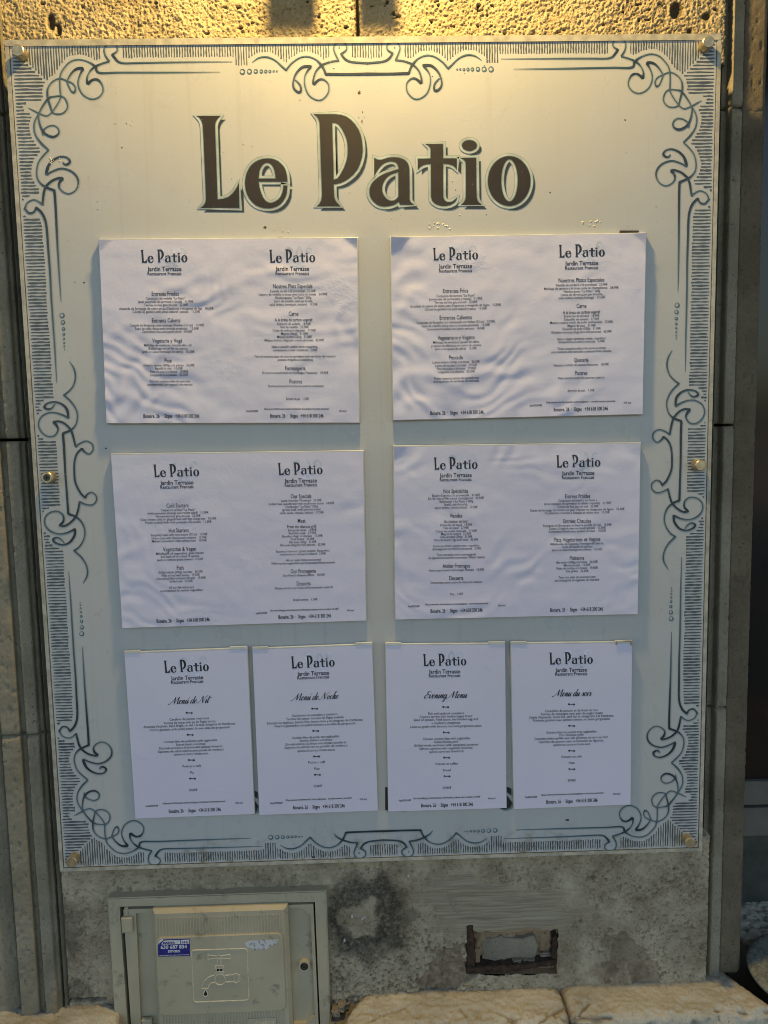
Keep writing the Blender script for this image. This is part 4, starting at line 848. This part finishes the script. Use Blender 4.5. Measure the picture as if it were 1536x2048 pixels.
for S in SHEETS: S['lines'] = [(a, x0, x1, y_, *glyphs(o)) for a, x0, x1, y_, o in S['lines']]
extra = {k: glyphs(o) for k, o in extra.items()}
for o in tmp:
    cu = o.data; bpy.data.objects.remove(o); bpy.data.curves.remove(cu)

# handwriting for the evening headings: pen strokes per letter, x-height 1
_n = [[(0, .4), (.2, 1), (.15, 0)], [(.15, 0), (.5, .95), (.65, .9), (.6, .1), (.75, 0), (1, .4)]]
_u = [[(0, .4), (.2, 1), (.15, .15), (.3, 0), (.65, .9)], [(.7, 1), (.65, .1), (.8, 0), (1, .4)]]
PEN = {'M': ([[(-.5, .1), (-.35, -.1), (.0, .2), (.6, 1.0), (.95, 1.9)], [(.95, 1.9), (1.0, .1)], [(1.0, .1), (1.5, 1.2), (1.9, 1.95)], [(1.9, 1.95), (1.85, .2), (2.0, 0), (2.3, .35)]], 2.25),
 'e': ([[(0, .4), (.5, .7), (.45, 1), (.15, .8), (.1, .2), (.35, 0), (.8, .4)]], .74), 'n': (_n, .95), 'u': (_u, .95), 'ú': (_u+[[(.55, 1.35), (.85, 1.8)]], .95),
 'd': ([[(.6, .9), (.3, 1), (.05, .5), (.15, 0), (.45, .2), (.7, .9)], [(.85, 2), (.65, .2), (.8, 0), (1, .4)]], .95),
 'N': ([[(-.4, .1), (-.1, 0), (.3, .6), (.7, 1.9)], [(.7, 1.9), (1.1, .05)], [(1.1, .05), (1.5, 1.5), (2.0, 2.1)]], 1.75),
 'i': ([[(0, .4), (.2, 1), (.15, .1), (.3, 0), (.5, .4)], [(.3, 1.45), (.34, 1.55)]], .5), 't': ([[(0, .4), (.35, 1.9)], [(.35, 1.9), (.15, .15), (.3, 0), (.6, .4)], [(-.15, 1.3), (1.0, 1.45)]], .55),
 'o': ([[(.4, 1), (.1, .7), (.1, .2), (.35, 0), (.6, .4), (.5, .9), (.4, 1), (.55, .8), (.9, .8)]], .78), 'c': ([[(.55, .8), (.4, 1), (.1, .6), (.15, .1), (.4, 0), (.8, .4)]], .7),
 'h': ([[(0, .4), (.6, 2), (.4, 1.9), (.15, 0)]]+_n[1:], .95), 'E': ([[(1.3, 1.65), (1.0, 2), (.5, 1.8), (.55, 1.2), (.9, 1.05), (.3, .9), (.0, .3), (.4, 0), (1.1, .45)]], 1.1),
 'v': ([[(0, .6), (.2, 1), (.3, .1), (.4, 0), (.8, .8), (.7, 1), (1, .85)]], .85), 'g': ([[(.6, .9), (.3, 1), (.05, .5), (.2, 0), (.5, .3), (.7, 1)], [(.7, 1), (.5, -.7), (.2, -1), (0, -.7), (.9, .35)]], .85),
 's': ([[(0, .3), (.4, 1), (.45, .6), (.55, .2), (.3, 0), (.1, .1), (.4, .05), (.8, .4)]], .7), 'r': ([[(0, .4), (.25, 1.05), (.3, .85), (.6, .85), (.5, .1), (.65, 0), (.9, .4)]], .8), ' ': ([], .55)}
def pen_text(body):
    vv = []; fs = []; x = 0
    for ch in body:
        sts, adv = PEN[ch]
        for s0 in sts:
            c = np.array(cr([(a, d_) for a, d_ in s0], .09)); t = np.gradient(c, axis=0); t /= np.linalg.norm(t, axis=1)[:, None]+1e-9
            w = .06+.14*np.clip(np.abs(t[:, 1])*(t[:, 1] < 0)+.15, 0, 1); n = np.stack([-t[:, 1], t[:, 0]], 1)
            b0 = len(vv)
            for i in range(len(c)):
                for sg in (-1, 1):
                    q_ = c[i]+n[i]*w[i]*.5*sg*1.35; vv.append((x+q_[0]+.38*q_[1], q_[1]))
            fs += [(b0+2*i, b0+2*i+1, b0+2*i+3, b0+2*i+2) for i in range(len(c)-1)]
        x += adv
    return np.array(vv), fs
# pale crest of scrolls and a bud behind each logo (unit box)
CREST = [[(.36, 0), (.50, .26), (.40, .56), (.50, .80)], [(.50, .80), (.60, .56), (.50, .26), (.64, 0)], [(.46, .1), (.28, .30), (.06, .34), (.0, .62), (.12, .78), (.24, .66), (.14, .56)], [(.54, .1), (.72, .30), (.94, .34), (1.0, .62), (.88, .78), (.76, .66), (.86, .56)], [(.30, .05), (.5, -.05), (.70, .05)]]
def waves(S, dx, dz):
    """height of the laminated sheet out of its plane, dx right and dz down from its top left corner (m)"""
    w, h, sd_ = S['w'], S['h'], S['seed']
    s, t = dx/w, dz/h
    if S['wave'] < .4:
        return S['wave']*(.0016*(fbm(dx/.10, dz/.07, sd_, 2)-.5)+.0012*np.exp(-t*9)*np.cos(s*14))
    wp = (fbm(dx/.12, dz/.12, sd_, 3)-.5)*.16
    wq = (fbm(dx/.12, dz/.12, sd_+9, 3)-.5)*.20
    left = smooth(.62, .18, s)
    ang = dz+wp+(.55*(s-.5)**2*.30)+left*(-.38*dx)
    f1 = np.sin(2*np.pi*ang/.032+sd_)
    f2 = np.sin(2*np.pi*(dz*.8+.45*dx+wq)/.060+sd_*1.7)
    env = .06+1.0*smooth(.42, .78, fbm(dx/.10+3, dz/.08, sd_+21, 2))+.55*smooth(.35, .75, t)*left
    top = smooth(0, .10, t)
    y = .00026*f1*env*top+.00060*f2*env
    cn = np.exp(-((s/.10)**2+(t/.16)**2))*np.sin(dx/.0085+dz/.012)+np.exp(-(((1-s)/.08)**2+(t/.14)**2))*np.sin(dz/.010-dx/.012)
    y = y+.0026*(fbm(dx/.085, dz/.06, sd_+50, 3)-.5)*top+.0004*cn*smooth(0, .03, s)+.0006*(fbm(dx/.035, dz/.03, sd_+40, 3)-.5)
    for sg, dcx in ((0, dx), (1, w-dx)):
        if (sd_, sg) in ((11, 0), (11, 1), (23, 0), (23, 1), (53, 0)):
            L = .030 if (sd_, sg) == (23, 0) else .020
            y = y+.22*np.maximum(0, L-(dcx*.9+dz*1.1))
    return S['wave']*y
YS = YB-.0105
for S in SHEETS:
    H = homog(S['q']); Hi = np.linalg.inv(H)
    Q = [PX(u, v, YS) for u, v in S['q']]
    S['w'] = ((Q[1]-Q[0]).length+(Q[2]-Q[3]).length)/2; S['h'] = ((Q[3]-Q[0]).length+(Q[2]-Q[1]).length)/2
    # true rectangle that best fits the four corners
    ctr = (Q[0]+Q[1]+Q[2]+Q[3])/4
    ex = ((Q[1]-Q[0])+(Q[2]-Q[3])).normalized(); ez = ((Q[3]-Q[0])+(Q[2]-Q[1])).normalized()
    sheet_o = empty('menu_sheet', (ctr.x, YS, ctr.z), S['label'], 'menu', 'menu sheets on the board')
    def place(u, v, lift=0.0, S=S, Q=Q):
        """u,v in 0..1 over the sheet -> world, on the wavy surface"""
        u = np.asarray(u, float); v = np.asarray(v, float)
        x = (Q[0].x*(1-u)+Q[1].x*u)*(1-v)+(Q[3].x*(1-u)+Q[2].x*u)*v
        z = (Q[0].z*(1-u)+Q[1].z*u)*(1-v)+(Q[3].z*(1-u)+Q[2].z*u)*v
        return np.stack([x, YS-waves(S, u*S['w'], v*S['h'])-lift, z], -1)
    nx, ny = max(20, int(S['w']/.0026)), max(20, int(S['h']/.0026))
    uu, vv = np.meshgrid(np.linspace(0, 1, nx+1), np.linspace(0, 1, ny+1))
    P = place(uu, vv).reshape(-1, 3); I = (np.arange(ny)[:, None]*(nx+1)+np.arange(nx)[None, :]).ravel()
    mesh('paper', P, np.stack([I, I+1, I+nx+2, I+nx+1], 1), M['paper'], sheet_o, None, True)
    # clear holder behind the paper, a little larger, reaching the board
    hq = [place(u, v, -.0022)[[0, 2]] for u, v in ((-.004, -.008), (1.004, -.007), (1.004, 1.004), (-.003, 1.004))]
    b = MB(); b.prism([(p[0], p[1]) for p in hq], YS+.0022, YB-.001, .0006); b.build('plastic_holder', M['sleeve'], sheet_o)
    # printed lettering: unit square via the crop the text was read from
    lv = []; lf = []; n0 = 0; k = S['k']; ox, oy = S['o']
    def uv_of(cx, cy): return hmap(Hi, ox+cx/k, oy+cy/k)
    def put(co, fs, x0, x1, yb_, sc, xs_, shear):
        """co in em units; baseline centre at crop (mid, yb_)"""
        global n0
        cx = (x0+x1)/2; u0, v0 = uv_of(cx, yb_); du = hmap(Hi, ox+(cx+60)/k, oy+yb_/k)[0]-u0; dv = hmap(Hi, ox+cx/k, oy+(yb_+60)/k)[1]-v0
        gx = co[:, 0]+shear*co[:, 1]; gx = (gx-(gx.min()+gx.max())/2)*xs_
        U = u0+gx*du/60; W = v0-co[:, 1]*sc*dv/60
        lv.append(place(U, W, .00028)); lf.extend(tuple(i+n0 for i in f) for f in fs); n0 += len(co)
    for st, x0, x1, y_, co, fs in S['lines']:
        em, bold, shear, _ = ST[st]
        if k == A3 and S['seed'] in (37, 53) and st in 'bih': em *= .95
        if not len(co): continue
        cw = co[:, 0].max()-co[:, 0].min()+shear*.5
        yb_ = y_+em*(.36 if st in 'HJRFh' else .27)
        put(co, fs, x0, x1, yb_, em, (x1-x0)/cw, shear)
    for (x0, x1, yb_) in S['logo']:
        gv = []; gf = []; g0 = 0
        for key in ('L', 'e', 'P', 'a', 't', 'i', 'dot', 'o'):
            loops = [[((x-393)/668, (410.5-y__)/668) for x, y__ in l] for l in grow(LET[key], 1.0)]
            tri = tessellate_polygon([[Vector((p[0], p[1], 0)) for p in l] for l in loops])
            co = np.array([p for l in loops for p in l])
            cx = (x0+x1)/2; u0, v0 = uv_of(cx, yb_); du = (hmap(Hi, ox+(cx+60)/k, oy+yb_/k)[0]-u0)/60; dv = (hmap(Hi, ox+cx/k, oy+(yb_+60)/k)[1]-v0)/60
            gv.append(place(u0+(co[:, 0]-.5)*(x1-x0)*du, v0-co[:, 1]*(x1-x0)*dv, .00032)); gf.extend(tuple(i+g0 for i in f) for f in tri); g0 += len(co)
        mesh('logo', np.concatenate(gv), gf, M['black'], sheet_o, kind='stuff')
    if 'script' in S:
        x0, x1, y_, body = S['script']; co, fs = pen_text(body); sc = 21.0
        put(co, fs, x0, x1, y_+9, sc, (x1-x0)/(co[:, 0].max()-co[:, 0].min()), 0)
        for (cx, cy) in S['orn']:
            c = np.array(cr([(-1.0, .0), (-.75, .28), (-.5, .0), (-.72, -.2), (-.9, .02), (-.4, .1), (-.1, -.12), (.1, .12), (.4, -.1), (.9, -.02), (.72, .2), (.5, 0), (.75, -.28), (1.0, .0)], .12))
            t = np.gradient(c, axis=0); t /= np.linalg.norm(t, axis=1)[:, None]; nn = np.stack([-t[:, 1], t[:, 0]], 1)*.085
            co = np.stack([c+nn, c-nn], 1).reshape(-1, 2)
            put(co, [(2*i, 2*i+1, 2*i+3, 2*i+2) for i in range(len(c)-1)], cx-20, cx+20, cy, 20, 20, 0)
    mesh('menu_text', np.concatenate(lv), lf, M['black'], sheet_o, kind='stuff')
    for (x0, x1, yb_) in S['logo']:
        cvv = []; cff = []; m0 = 0
        for ln in CREST:
            c = np.array(cr(ln, .04)); t = np.gradient(c, axis=0); t /= np.linalg.norm(t, axis=1)[:, None]+1e-9; nn = np.stack([-t[:, 1], t[:, 0]], 1)*.034
            co = np.stack([c+nn, c-nn], 1).reshape(-1, 2)
            cx = x0+(x1-x0)*(.66); u0, v0 = uv_of(cx, yb_+22); du = (hmap(Hi, ox+(cx+60)/k, oy+yb_/k)[0]-u0)/60; dv = (hmap(Hi, ox+cx/k, oy+(yb_+60)/k)[1]-hmap(Hi, ox+cx/k, oy+(yb_)/k)[1])/60
            sz = (x1-x0)*.60
            cvv.append(place(u0+(co[:, 0]-.5)*sz*du, v0-(co[:, 1])*sz*.86*dv, .00016+.00001*CREST.index(ln))); cff.extend([(m0+2*i, m0+2*i+1, m0+2*i+3, m0+2*i+2) for i in range(len(c)-1)]); m0 += len(co)
        mesh('pale_crest', np.concatenate(cvv), cff, M['crest'], sheet_o, kind='stuff')
    # holder clips along the top of the portrait sheets
    if k == A4:
        for (u0, u1) in ((.0, .13), (.86, 1.0)):
            a, c = place(u0, -.017), place(u1, -.017); a2, c2 = place(u0, .001), place(u1, .001)
            b = MB(); b.prism([(a[0], a[2]), (c[0], c[2]), (c2[0], c2[2]), (a2[0], a2[2])], YS-.001, YS+.003, .0004); b.build('holder_clip', M['sleeve'], sheet_o)
# black tape strip above the Spanish sheet, wire hook on the last sheet
tape = MB(); tape.prism(pp([(1239, 462), (1276, 462), (1276, 470), (1239, 470)], YB), YB-.004, YB, .0004)
o = tape.build('tape_strip', M['sticker'], None); tag(o, 'short black tape strip sticking up behind the top right corner of the Spanish sheet', 'tape')
hk = MB(); hp_ = [PX(1233, 1290, YS-.002), PX(1233, 1283.5, YS-.002), PX(1262, 1281.5, YS-.002), PX(1263, 1291, YS-.002)]
for a, c in zip(hp_[:-1], hp_[1:]): hk.tube(a, c, .0011, 8)
o = hk.build('wire_hook', M['steel'], None); tag(o, 'bent wire hook over the top right corner of the Menu du soir sheet', 'hook')
# large letters of the board's lower line, mostly hidden behind the portrait sheets
b = MB()
def glyph_on(key, px, py, hpx, m, lift, wx=1.0):
    co, fs = extra[key]; h0 = co[:, 1].max()-co[:, 1].min()
    sc = hpx/h0; x = px+(co[:, 0]-(co[:, 0].max()+co[:, 0].min())/2)*sc*wx; y__ = py-(co[:, 1]-(co[:, 1].max()+co[:, 1].min())/2)*sc
    b.add([onboard(lift)((a, d_)) for a, d_ in zip(x, y__)], fs, m)
for key, px, py in (('R', 790, 1597), ('S', 1010, 1596), ('S', 503, 1603)):
    glyph_on(key, px+3, py+3, 46, 1, .0003); glyph_on(key, px, py, 46, 0, .0005)
b.build('lower_lettering', [M['ink_line'], M['teal']], board, kind='stuff')

# ------------------------------------------------------------------ water meter cupboard
cpo = PX(440, 1920, -.02)
cup = empty('meter_cupboard', (cpo.x, 0, cpo.z), 'beige plastic water meter cupboard with embossed tap sign and blue sticker, low on the wall', 'cupboard')
def c1(pts): return [(200+x/3.072, 1750+y_/3.072) for x, y_ in pts]
YF = -.022
outer = pp([(214.6, 1797), (652.5, 1782), (666, 2200), (239, 2200)], YF); inner = pp([(239, 1813.5), (629.7, 1803.7), (643.5, 2120), (260, 2124)], YF)
b = MB()
oi = offset_poly(outer, -.002)
b.ring(oi, inner, YF, .01); b.ring(outer, oi, YF+.002, .012); b.build('frame', M['cup'], cup)
b = MB(); b.prism(offset_poly(inner, .001), -.004, .02, 0); b.build('dark_gap', M['gapdark'], cup)
Y1 = YF+.001
dpoly = pp([(246.5, 1819), (626.5, 1808.5), (640, 2116), (267, 2120)], Y1)
rec = pp([(271.6, 1826.5), (603, 1815.5), (621, 1831), (630, 2030), (612, 2047), (282, 2054)], Y1)
door_o = MB(); door_o.prism(dpoly, Y1+.008, .0, .0); dob = door_o.build('door', M['cup'], cup)
b = MB()
dp6 = [dpoly[0], dpoly[1], tuple(np.array(dpoly[1])*.9+np.array(dpoly[2])*.1), dpoly[2], tuple(np.array(dpoly[2])*.95+np.array(dpoly[3])*.05), dpoly[3]]
b.ring(dp6, rec, Y1, Y1+.0079); b.build('door_rim', M['cup'], dob)
b = MB(); bx = pp(c1([(318, 220), (1150, 192), (1183, 915), (1188, 985), (356, 1000), (352, 915)]), -.036)
b.prism(bx, -.038, Y1+.0078, .0075, ins=.0052); b.build('raised_panel', M['cup'], dob)
# ridges above and below the label plate
b = MB()
def ridge(xa, ya, xb_, yb_, r_):
    a = PX(*c1([(xa, ya)])[0], -.038); c = PX(*c1([(xb_, yb_)])[0], -.038)
    n = 5; vv = []
    for p in (a, c):
        for k in range(n):
            t = math.pi*k/(n-1); vv.append((p.x-r_*math.cos(t), -.0378-r_*.9*math.sin(t), p.z))
    fs = [(k, k+1, n+k+1, n+k) for k in range(n-1)]+[tuple(range(n)), tuple(range(n, 2*n))]
    b.add(vv, fs)
for i in range(41):
    t = i/40; ridge(347+t*755, 268-27*t, 350+t*757, 400-25*t, .0019)
for i in range(41):
    t = i/40; ridge(383+t*745, 850-27*t, 389+t*750, 985-12*t, .0019)
b.build('ridges', M['cup'], dob, kind='stuff')
def rrect(q4, r_, n=6):
    """rounded quad through four px corners"""
    out = []
    for i in range(4):
        p = Vector(q4[i]); a = Vector(q4[i-1]); c = Vector(q4[(i+1) % 4])
        s0 = p+(a-p).normalized()*r_; s1 = p+(c-p).normalized()*r_
        for k in range(n+1):
            t = k/n; q_ = s0*(1-t)**2+p*2*t*(1-t)+s1*t*t; out.append((q_.x, q_.y))
    return out
YL = -.0425
plate_px = rrect(c1([(338, 388), (1122, 358), (1143, 832), (366, 866)]), 15)
b = MB(); b.prism(pp(plate_px, YL), YL, -.0379, .0008); lab = b.build('label_plate', M['cup'], dob)
# embossed outlines
b = MB()
def emb(pts, r_=.0012, closed=False, Y=YL):
    w = [PX(*p, Y) for p in c1(pts)]
    if closed: w.append(w[0])
    for a, c in zip(w[:-1], w[1:]):
        if (c-a).length > 1e-5: b.tube((a.x, Y, a.z), (c.x, Y, c.z), r_, 6)
def unc1(pts): return [((x-200)*3.072, (y_-1750)*3.072) for x, y_ in pts]
emb(unc1(rrect(c1([(562, 462), (904, 451), (916, 768), (577, 781)]), 6)), .0013, True)
emb([(718, 497), (664, 491), (664, 518), (718, 510)], .0011, True); emb([(744, 496), (799, 488), (801, 514), (744, 510)], .0011, True)
emb(ell(731, 503, 12, 12, 14), .0011, True)
emb([(722, 515), (722, 557)]); emb([(743, 515), (743, 557)])
emb([(709, 558), (760, 557), (760, 571), (709, 572)], .0011, True); emb([(714, 573), (714, 594)]); emb([(756, 572), (756, 594)])
emb([(711, 595), (761, 594), (761, 607), (711, 608)], .0011, True)
emb(ell(738, 642, 33, 33, 22), .0012, True)
emb([(768, 616), (826, 613)]); emb([(770, 657), (828, 656)]); emb([(826, 606), (842, 606), (843, 662), (828, 662)], .0011, True); emb([(843, 614), (858, 613), (860, 652), (843, 653)], .0011, True); emb([(850, 614), (851, 652)], .0008)
emb([(706, 617), (680, 621), (658, 634), (640, 655), (630, 678), (624, 698), (667, 697), (670, 680), (677, 668), (690, 661), (708, 660)])
emb([(648, 702), (637, 724), (635, 735), (641, 744), (650, 746), (659, 742), (663, 733), (660, 722)], .0011, True)
b.build('tap_sign', M['cupline'], lab, kind='stuff')
b = MB(); b.prism(pp(c1([(649, 708), (640, 726), (640, 736), (649, 742), (657, 736), (657, 726)]), YL), YL-.0007, YL, 0); b.prism(pp(c1([(718, 577), (732, 577), (732, 591), (718, 591)]), YL), YL-.0003, YL, 0); b.prism(pp(c1([(738, 577), (752, 577), (752, 590), (738, 591)]), YL), YL-.0003, YL, 0)
b.build('drop', M['gapdark'], lab, kind='stuff')
# stickers
b = MB(); b.prism(pp(c1([(374, 399), (390, 396), (552, 391), (553, 497), (358, 501), (356, 425), (362, 430)]), YL), YL-.0004, YL, 0); sti = b.build('blue_sticker', M['blue'], lab)
b = MB(); b.prism(pp(c1([(392, 402), (493, 398), (494, 423), (386, 427), (376, 424)]), YL), YL-.0006, YL-.00035, 0); b.prism(pp(c1([(498, 398), (549, 396), (549, 421), (499, 423)]), YL), YL-.0006, YL-.00035, 0)
b.build('white_band', M['white'], sti)
def flat_text(key, x0, x1, ymid, h, mat_, parent, lift):
    co, fs = extra[key]; gx = (co[:, 0]-co[:, 0].min())/(co[:, 0].max()-co[:, 0].min()); gy = (co[:, 1]-co[:, 1].min())/(co[:, 1].max()-co[:, 1].min())
    return mesh('lettering', [(lambda w: (w.x, YL-lift, w.z))(PX(*c1([(x0+(x1-x0)*a, ymid-(x0+(x1-x0)*a-450)*.03+h/2-h*d_)])[0], YL)) for a, d_ in zip(gx, gy)], fs, mat_, parent)
flat_text('many', 388, 462, 414, 14, M['blue'], sti, .0009); flat_text('h24', 503, 545, 413, 15, M['blue'], sti, .0009)
flat_text('num', 373, 535, 440, 24, M['white'], sti, .0008); flat_text('sit', 417, 493, 467, 15, M['white'], sti, .0008); flat_text('sub', 362, 547, 490, 7, M['white'], sti, .0008)
b = MB(); b.prism(pp(c1([(356, 420), (372, 412), (386, 401), (390, 393), (378, 396), (360, 408)]), YL-.001), YL-.0022, YL-.0005, 0); b.build('curled_corner', M['white'], sti)
b = MB(); r_ = random.Random(5)
b.prism(pp(c1([(x+r_.uniform(-4, 4), y_+r_.uniform(-3, 3)) for x, y_ in ((897, 410), (925, 400), (960, 402), (1000, 396), (1040, 398), (1091, 396), (1092, 412), (1070, 430), (1046, 436), (1030, 455), (990, 458), (950, 464), (925, 450), (905, 440), (893, 425))]), YL), YL-.0003, YL, 0); b.build('torn_sticker', M['residue'], lab)
# lock, hinge, maker's mark
lc = PX(*c1([(1255, 560)])[0], Y1); b = MB()
b.disc(lc, .0115, Y1+.0079, .0105, Y1-.001, 28); b.disc(lc, .0072, Y1-.0011, .0072, Y1-.0014, 24, True, 1); b.disc(lc, .0045, Y1-.0015, .004, Y1-.0030, 20, True, 2); b.disc(lc, .0018, Y1-.0031, .0018, Y1-.0034, 12, True, 1)
b.build('lock', [M['cup'], M['gapdark'], M['screwdark']], dob)
b = MB(); b.prism(pp(c1([(134, 255), (203, 250), (205, 343), (140, 346)]), YF), YF-.006, YF+.004, .0015); b.prism(pp(c1([(150, 200), (172, 198), (174, 248), (152, 250)]), YF), YF-.001, YF+.006, .001); b.build('hinge', M['cup'], dob)
b = MB(); b.prism(pp(c1([(255, 888), (318, 884), (320, 925), (258, 928)]), YF), YF-.003, YF+.006, .0015); b.build('hinge', M['cup'], dob)
b = MB(); b.prism(pp(c1([(910, 884), (1082, 878), (1084, 935), (912, 940)]), -.04), -.0405, -.0379, .0005); mk = b.build('maker_plate', M['cup'], dob)
co, fs = extra['maker']; gx = co[:, 0]/co[:, 0].max(); gy = co[:, 1]/co[:, 1].max()
mesh('lettering', [(lambda w: (w.x, -.0411, w.z))(PX(*c1([(955+a*115, 916-d_*24-a*3)])[0], -.0405)) for a, d_ in zip(gx, gy)], fs, M['cupline'], mk)

# ------------------------------------------------------------------ the wall lamp above the board
lamp = empty('wall_lamp', (LAMP.x, 0, ZT+.4), 'black wall lamp on two bracket feet throwing warm light down the board', 'lamp')
ld = bpy.data.lights.new('lamp_light', 'SPOT'); ld.energy = 23.5; ld.color = (1.0, .68, .24); ld.spot_size = math.radians(165); ld.spot_blend = .25; ld.shadow_soft_size = .036
lo = bpy.data.objects.new('lamp_light', ld); col.objects.link(lo); lo.parent = lamp; lo.location = LAMP-rootloc(lamp)
lo.rotation_euler = (math.radians(-4), 0, 0)
def head(z0, z1, r0_, r1_, m, nm, n=28):
    vv = [(LAMP.x+r_*math.cos(2*math.pi*k/n), LAMP.y+r_*math.sin(2*math.pi*k/n), z) for r_, z in ((r0_, z0), (r1_, z1), (.004, z1+.002)) for k in range(n)]
    mesh(nm, vv, [(j*n+k, j*n+(k+1) % n, (j+1)*n+(k+1) % n, (j+1)*n+k) for j in range(2) for k in range(n)], m, lamp, None, True)
head(LAMP.z+.012, LAMP.z+.07, .075, .04, M['lampbody'], 'shade')
b = MB(); b.tube((LAMP.x, LAMP.y, LAMP.z+.075), (LAMP.x, -.004, LAMP.z+.075), .008); b.build('arm', M['lampbody'], lamp)
b = MB(); b.box(LAMP.x-.17, LAMP.x+.10, -.02, -.008, LAMP.z-.06, LAMP.z+.12, bev=.003); b.build('back_plate', M['lampbody'], lamp)
FOOT = ((-.118, -.058, -.066, -.05), (-.006, .046, -.066, -.05))
for (xa_, xb_, ya_, yb_) in FOOT:
    zt_, zb_ = LAMP.z-.05, ZT+.136
    b = MB(); b.box(LAMP.x+xa_, LAMP.x+xb_, ya_, yb_, zb_, zt_, bev=.002); b.build('bracket_foot', M['lampbody'], lamp)
b = MB(); b.box(LAMP.x-.17, LAMP.x+.10, -.066, -.021, LAMP.z-.049, LAMP.z-.03, bev=.002); b.build('bracket_bar', M['lampbody'], lamp)
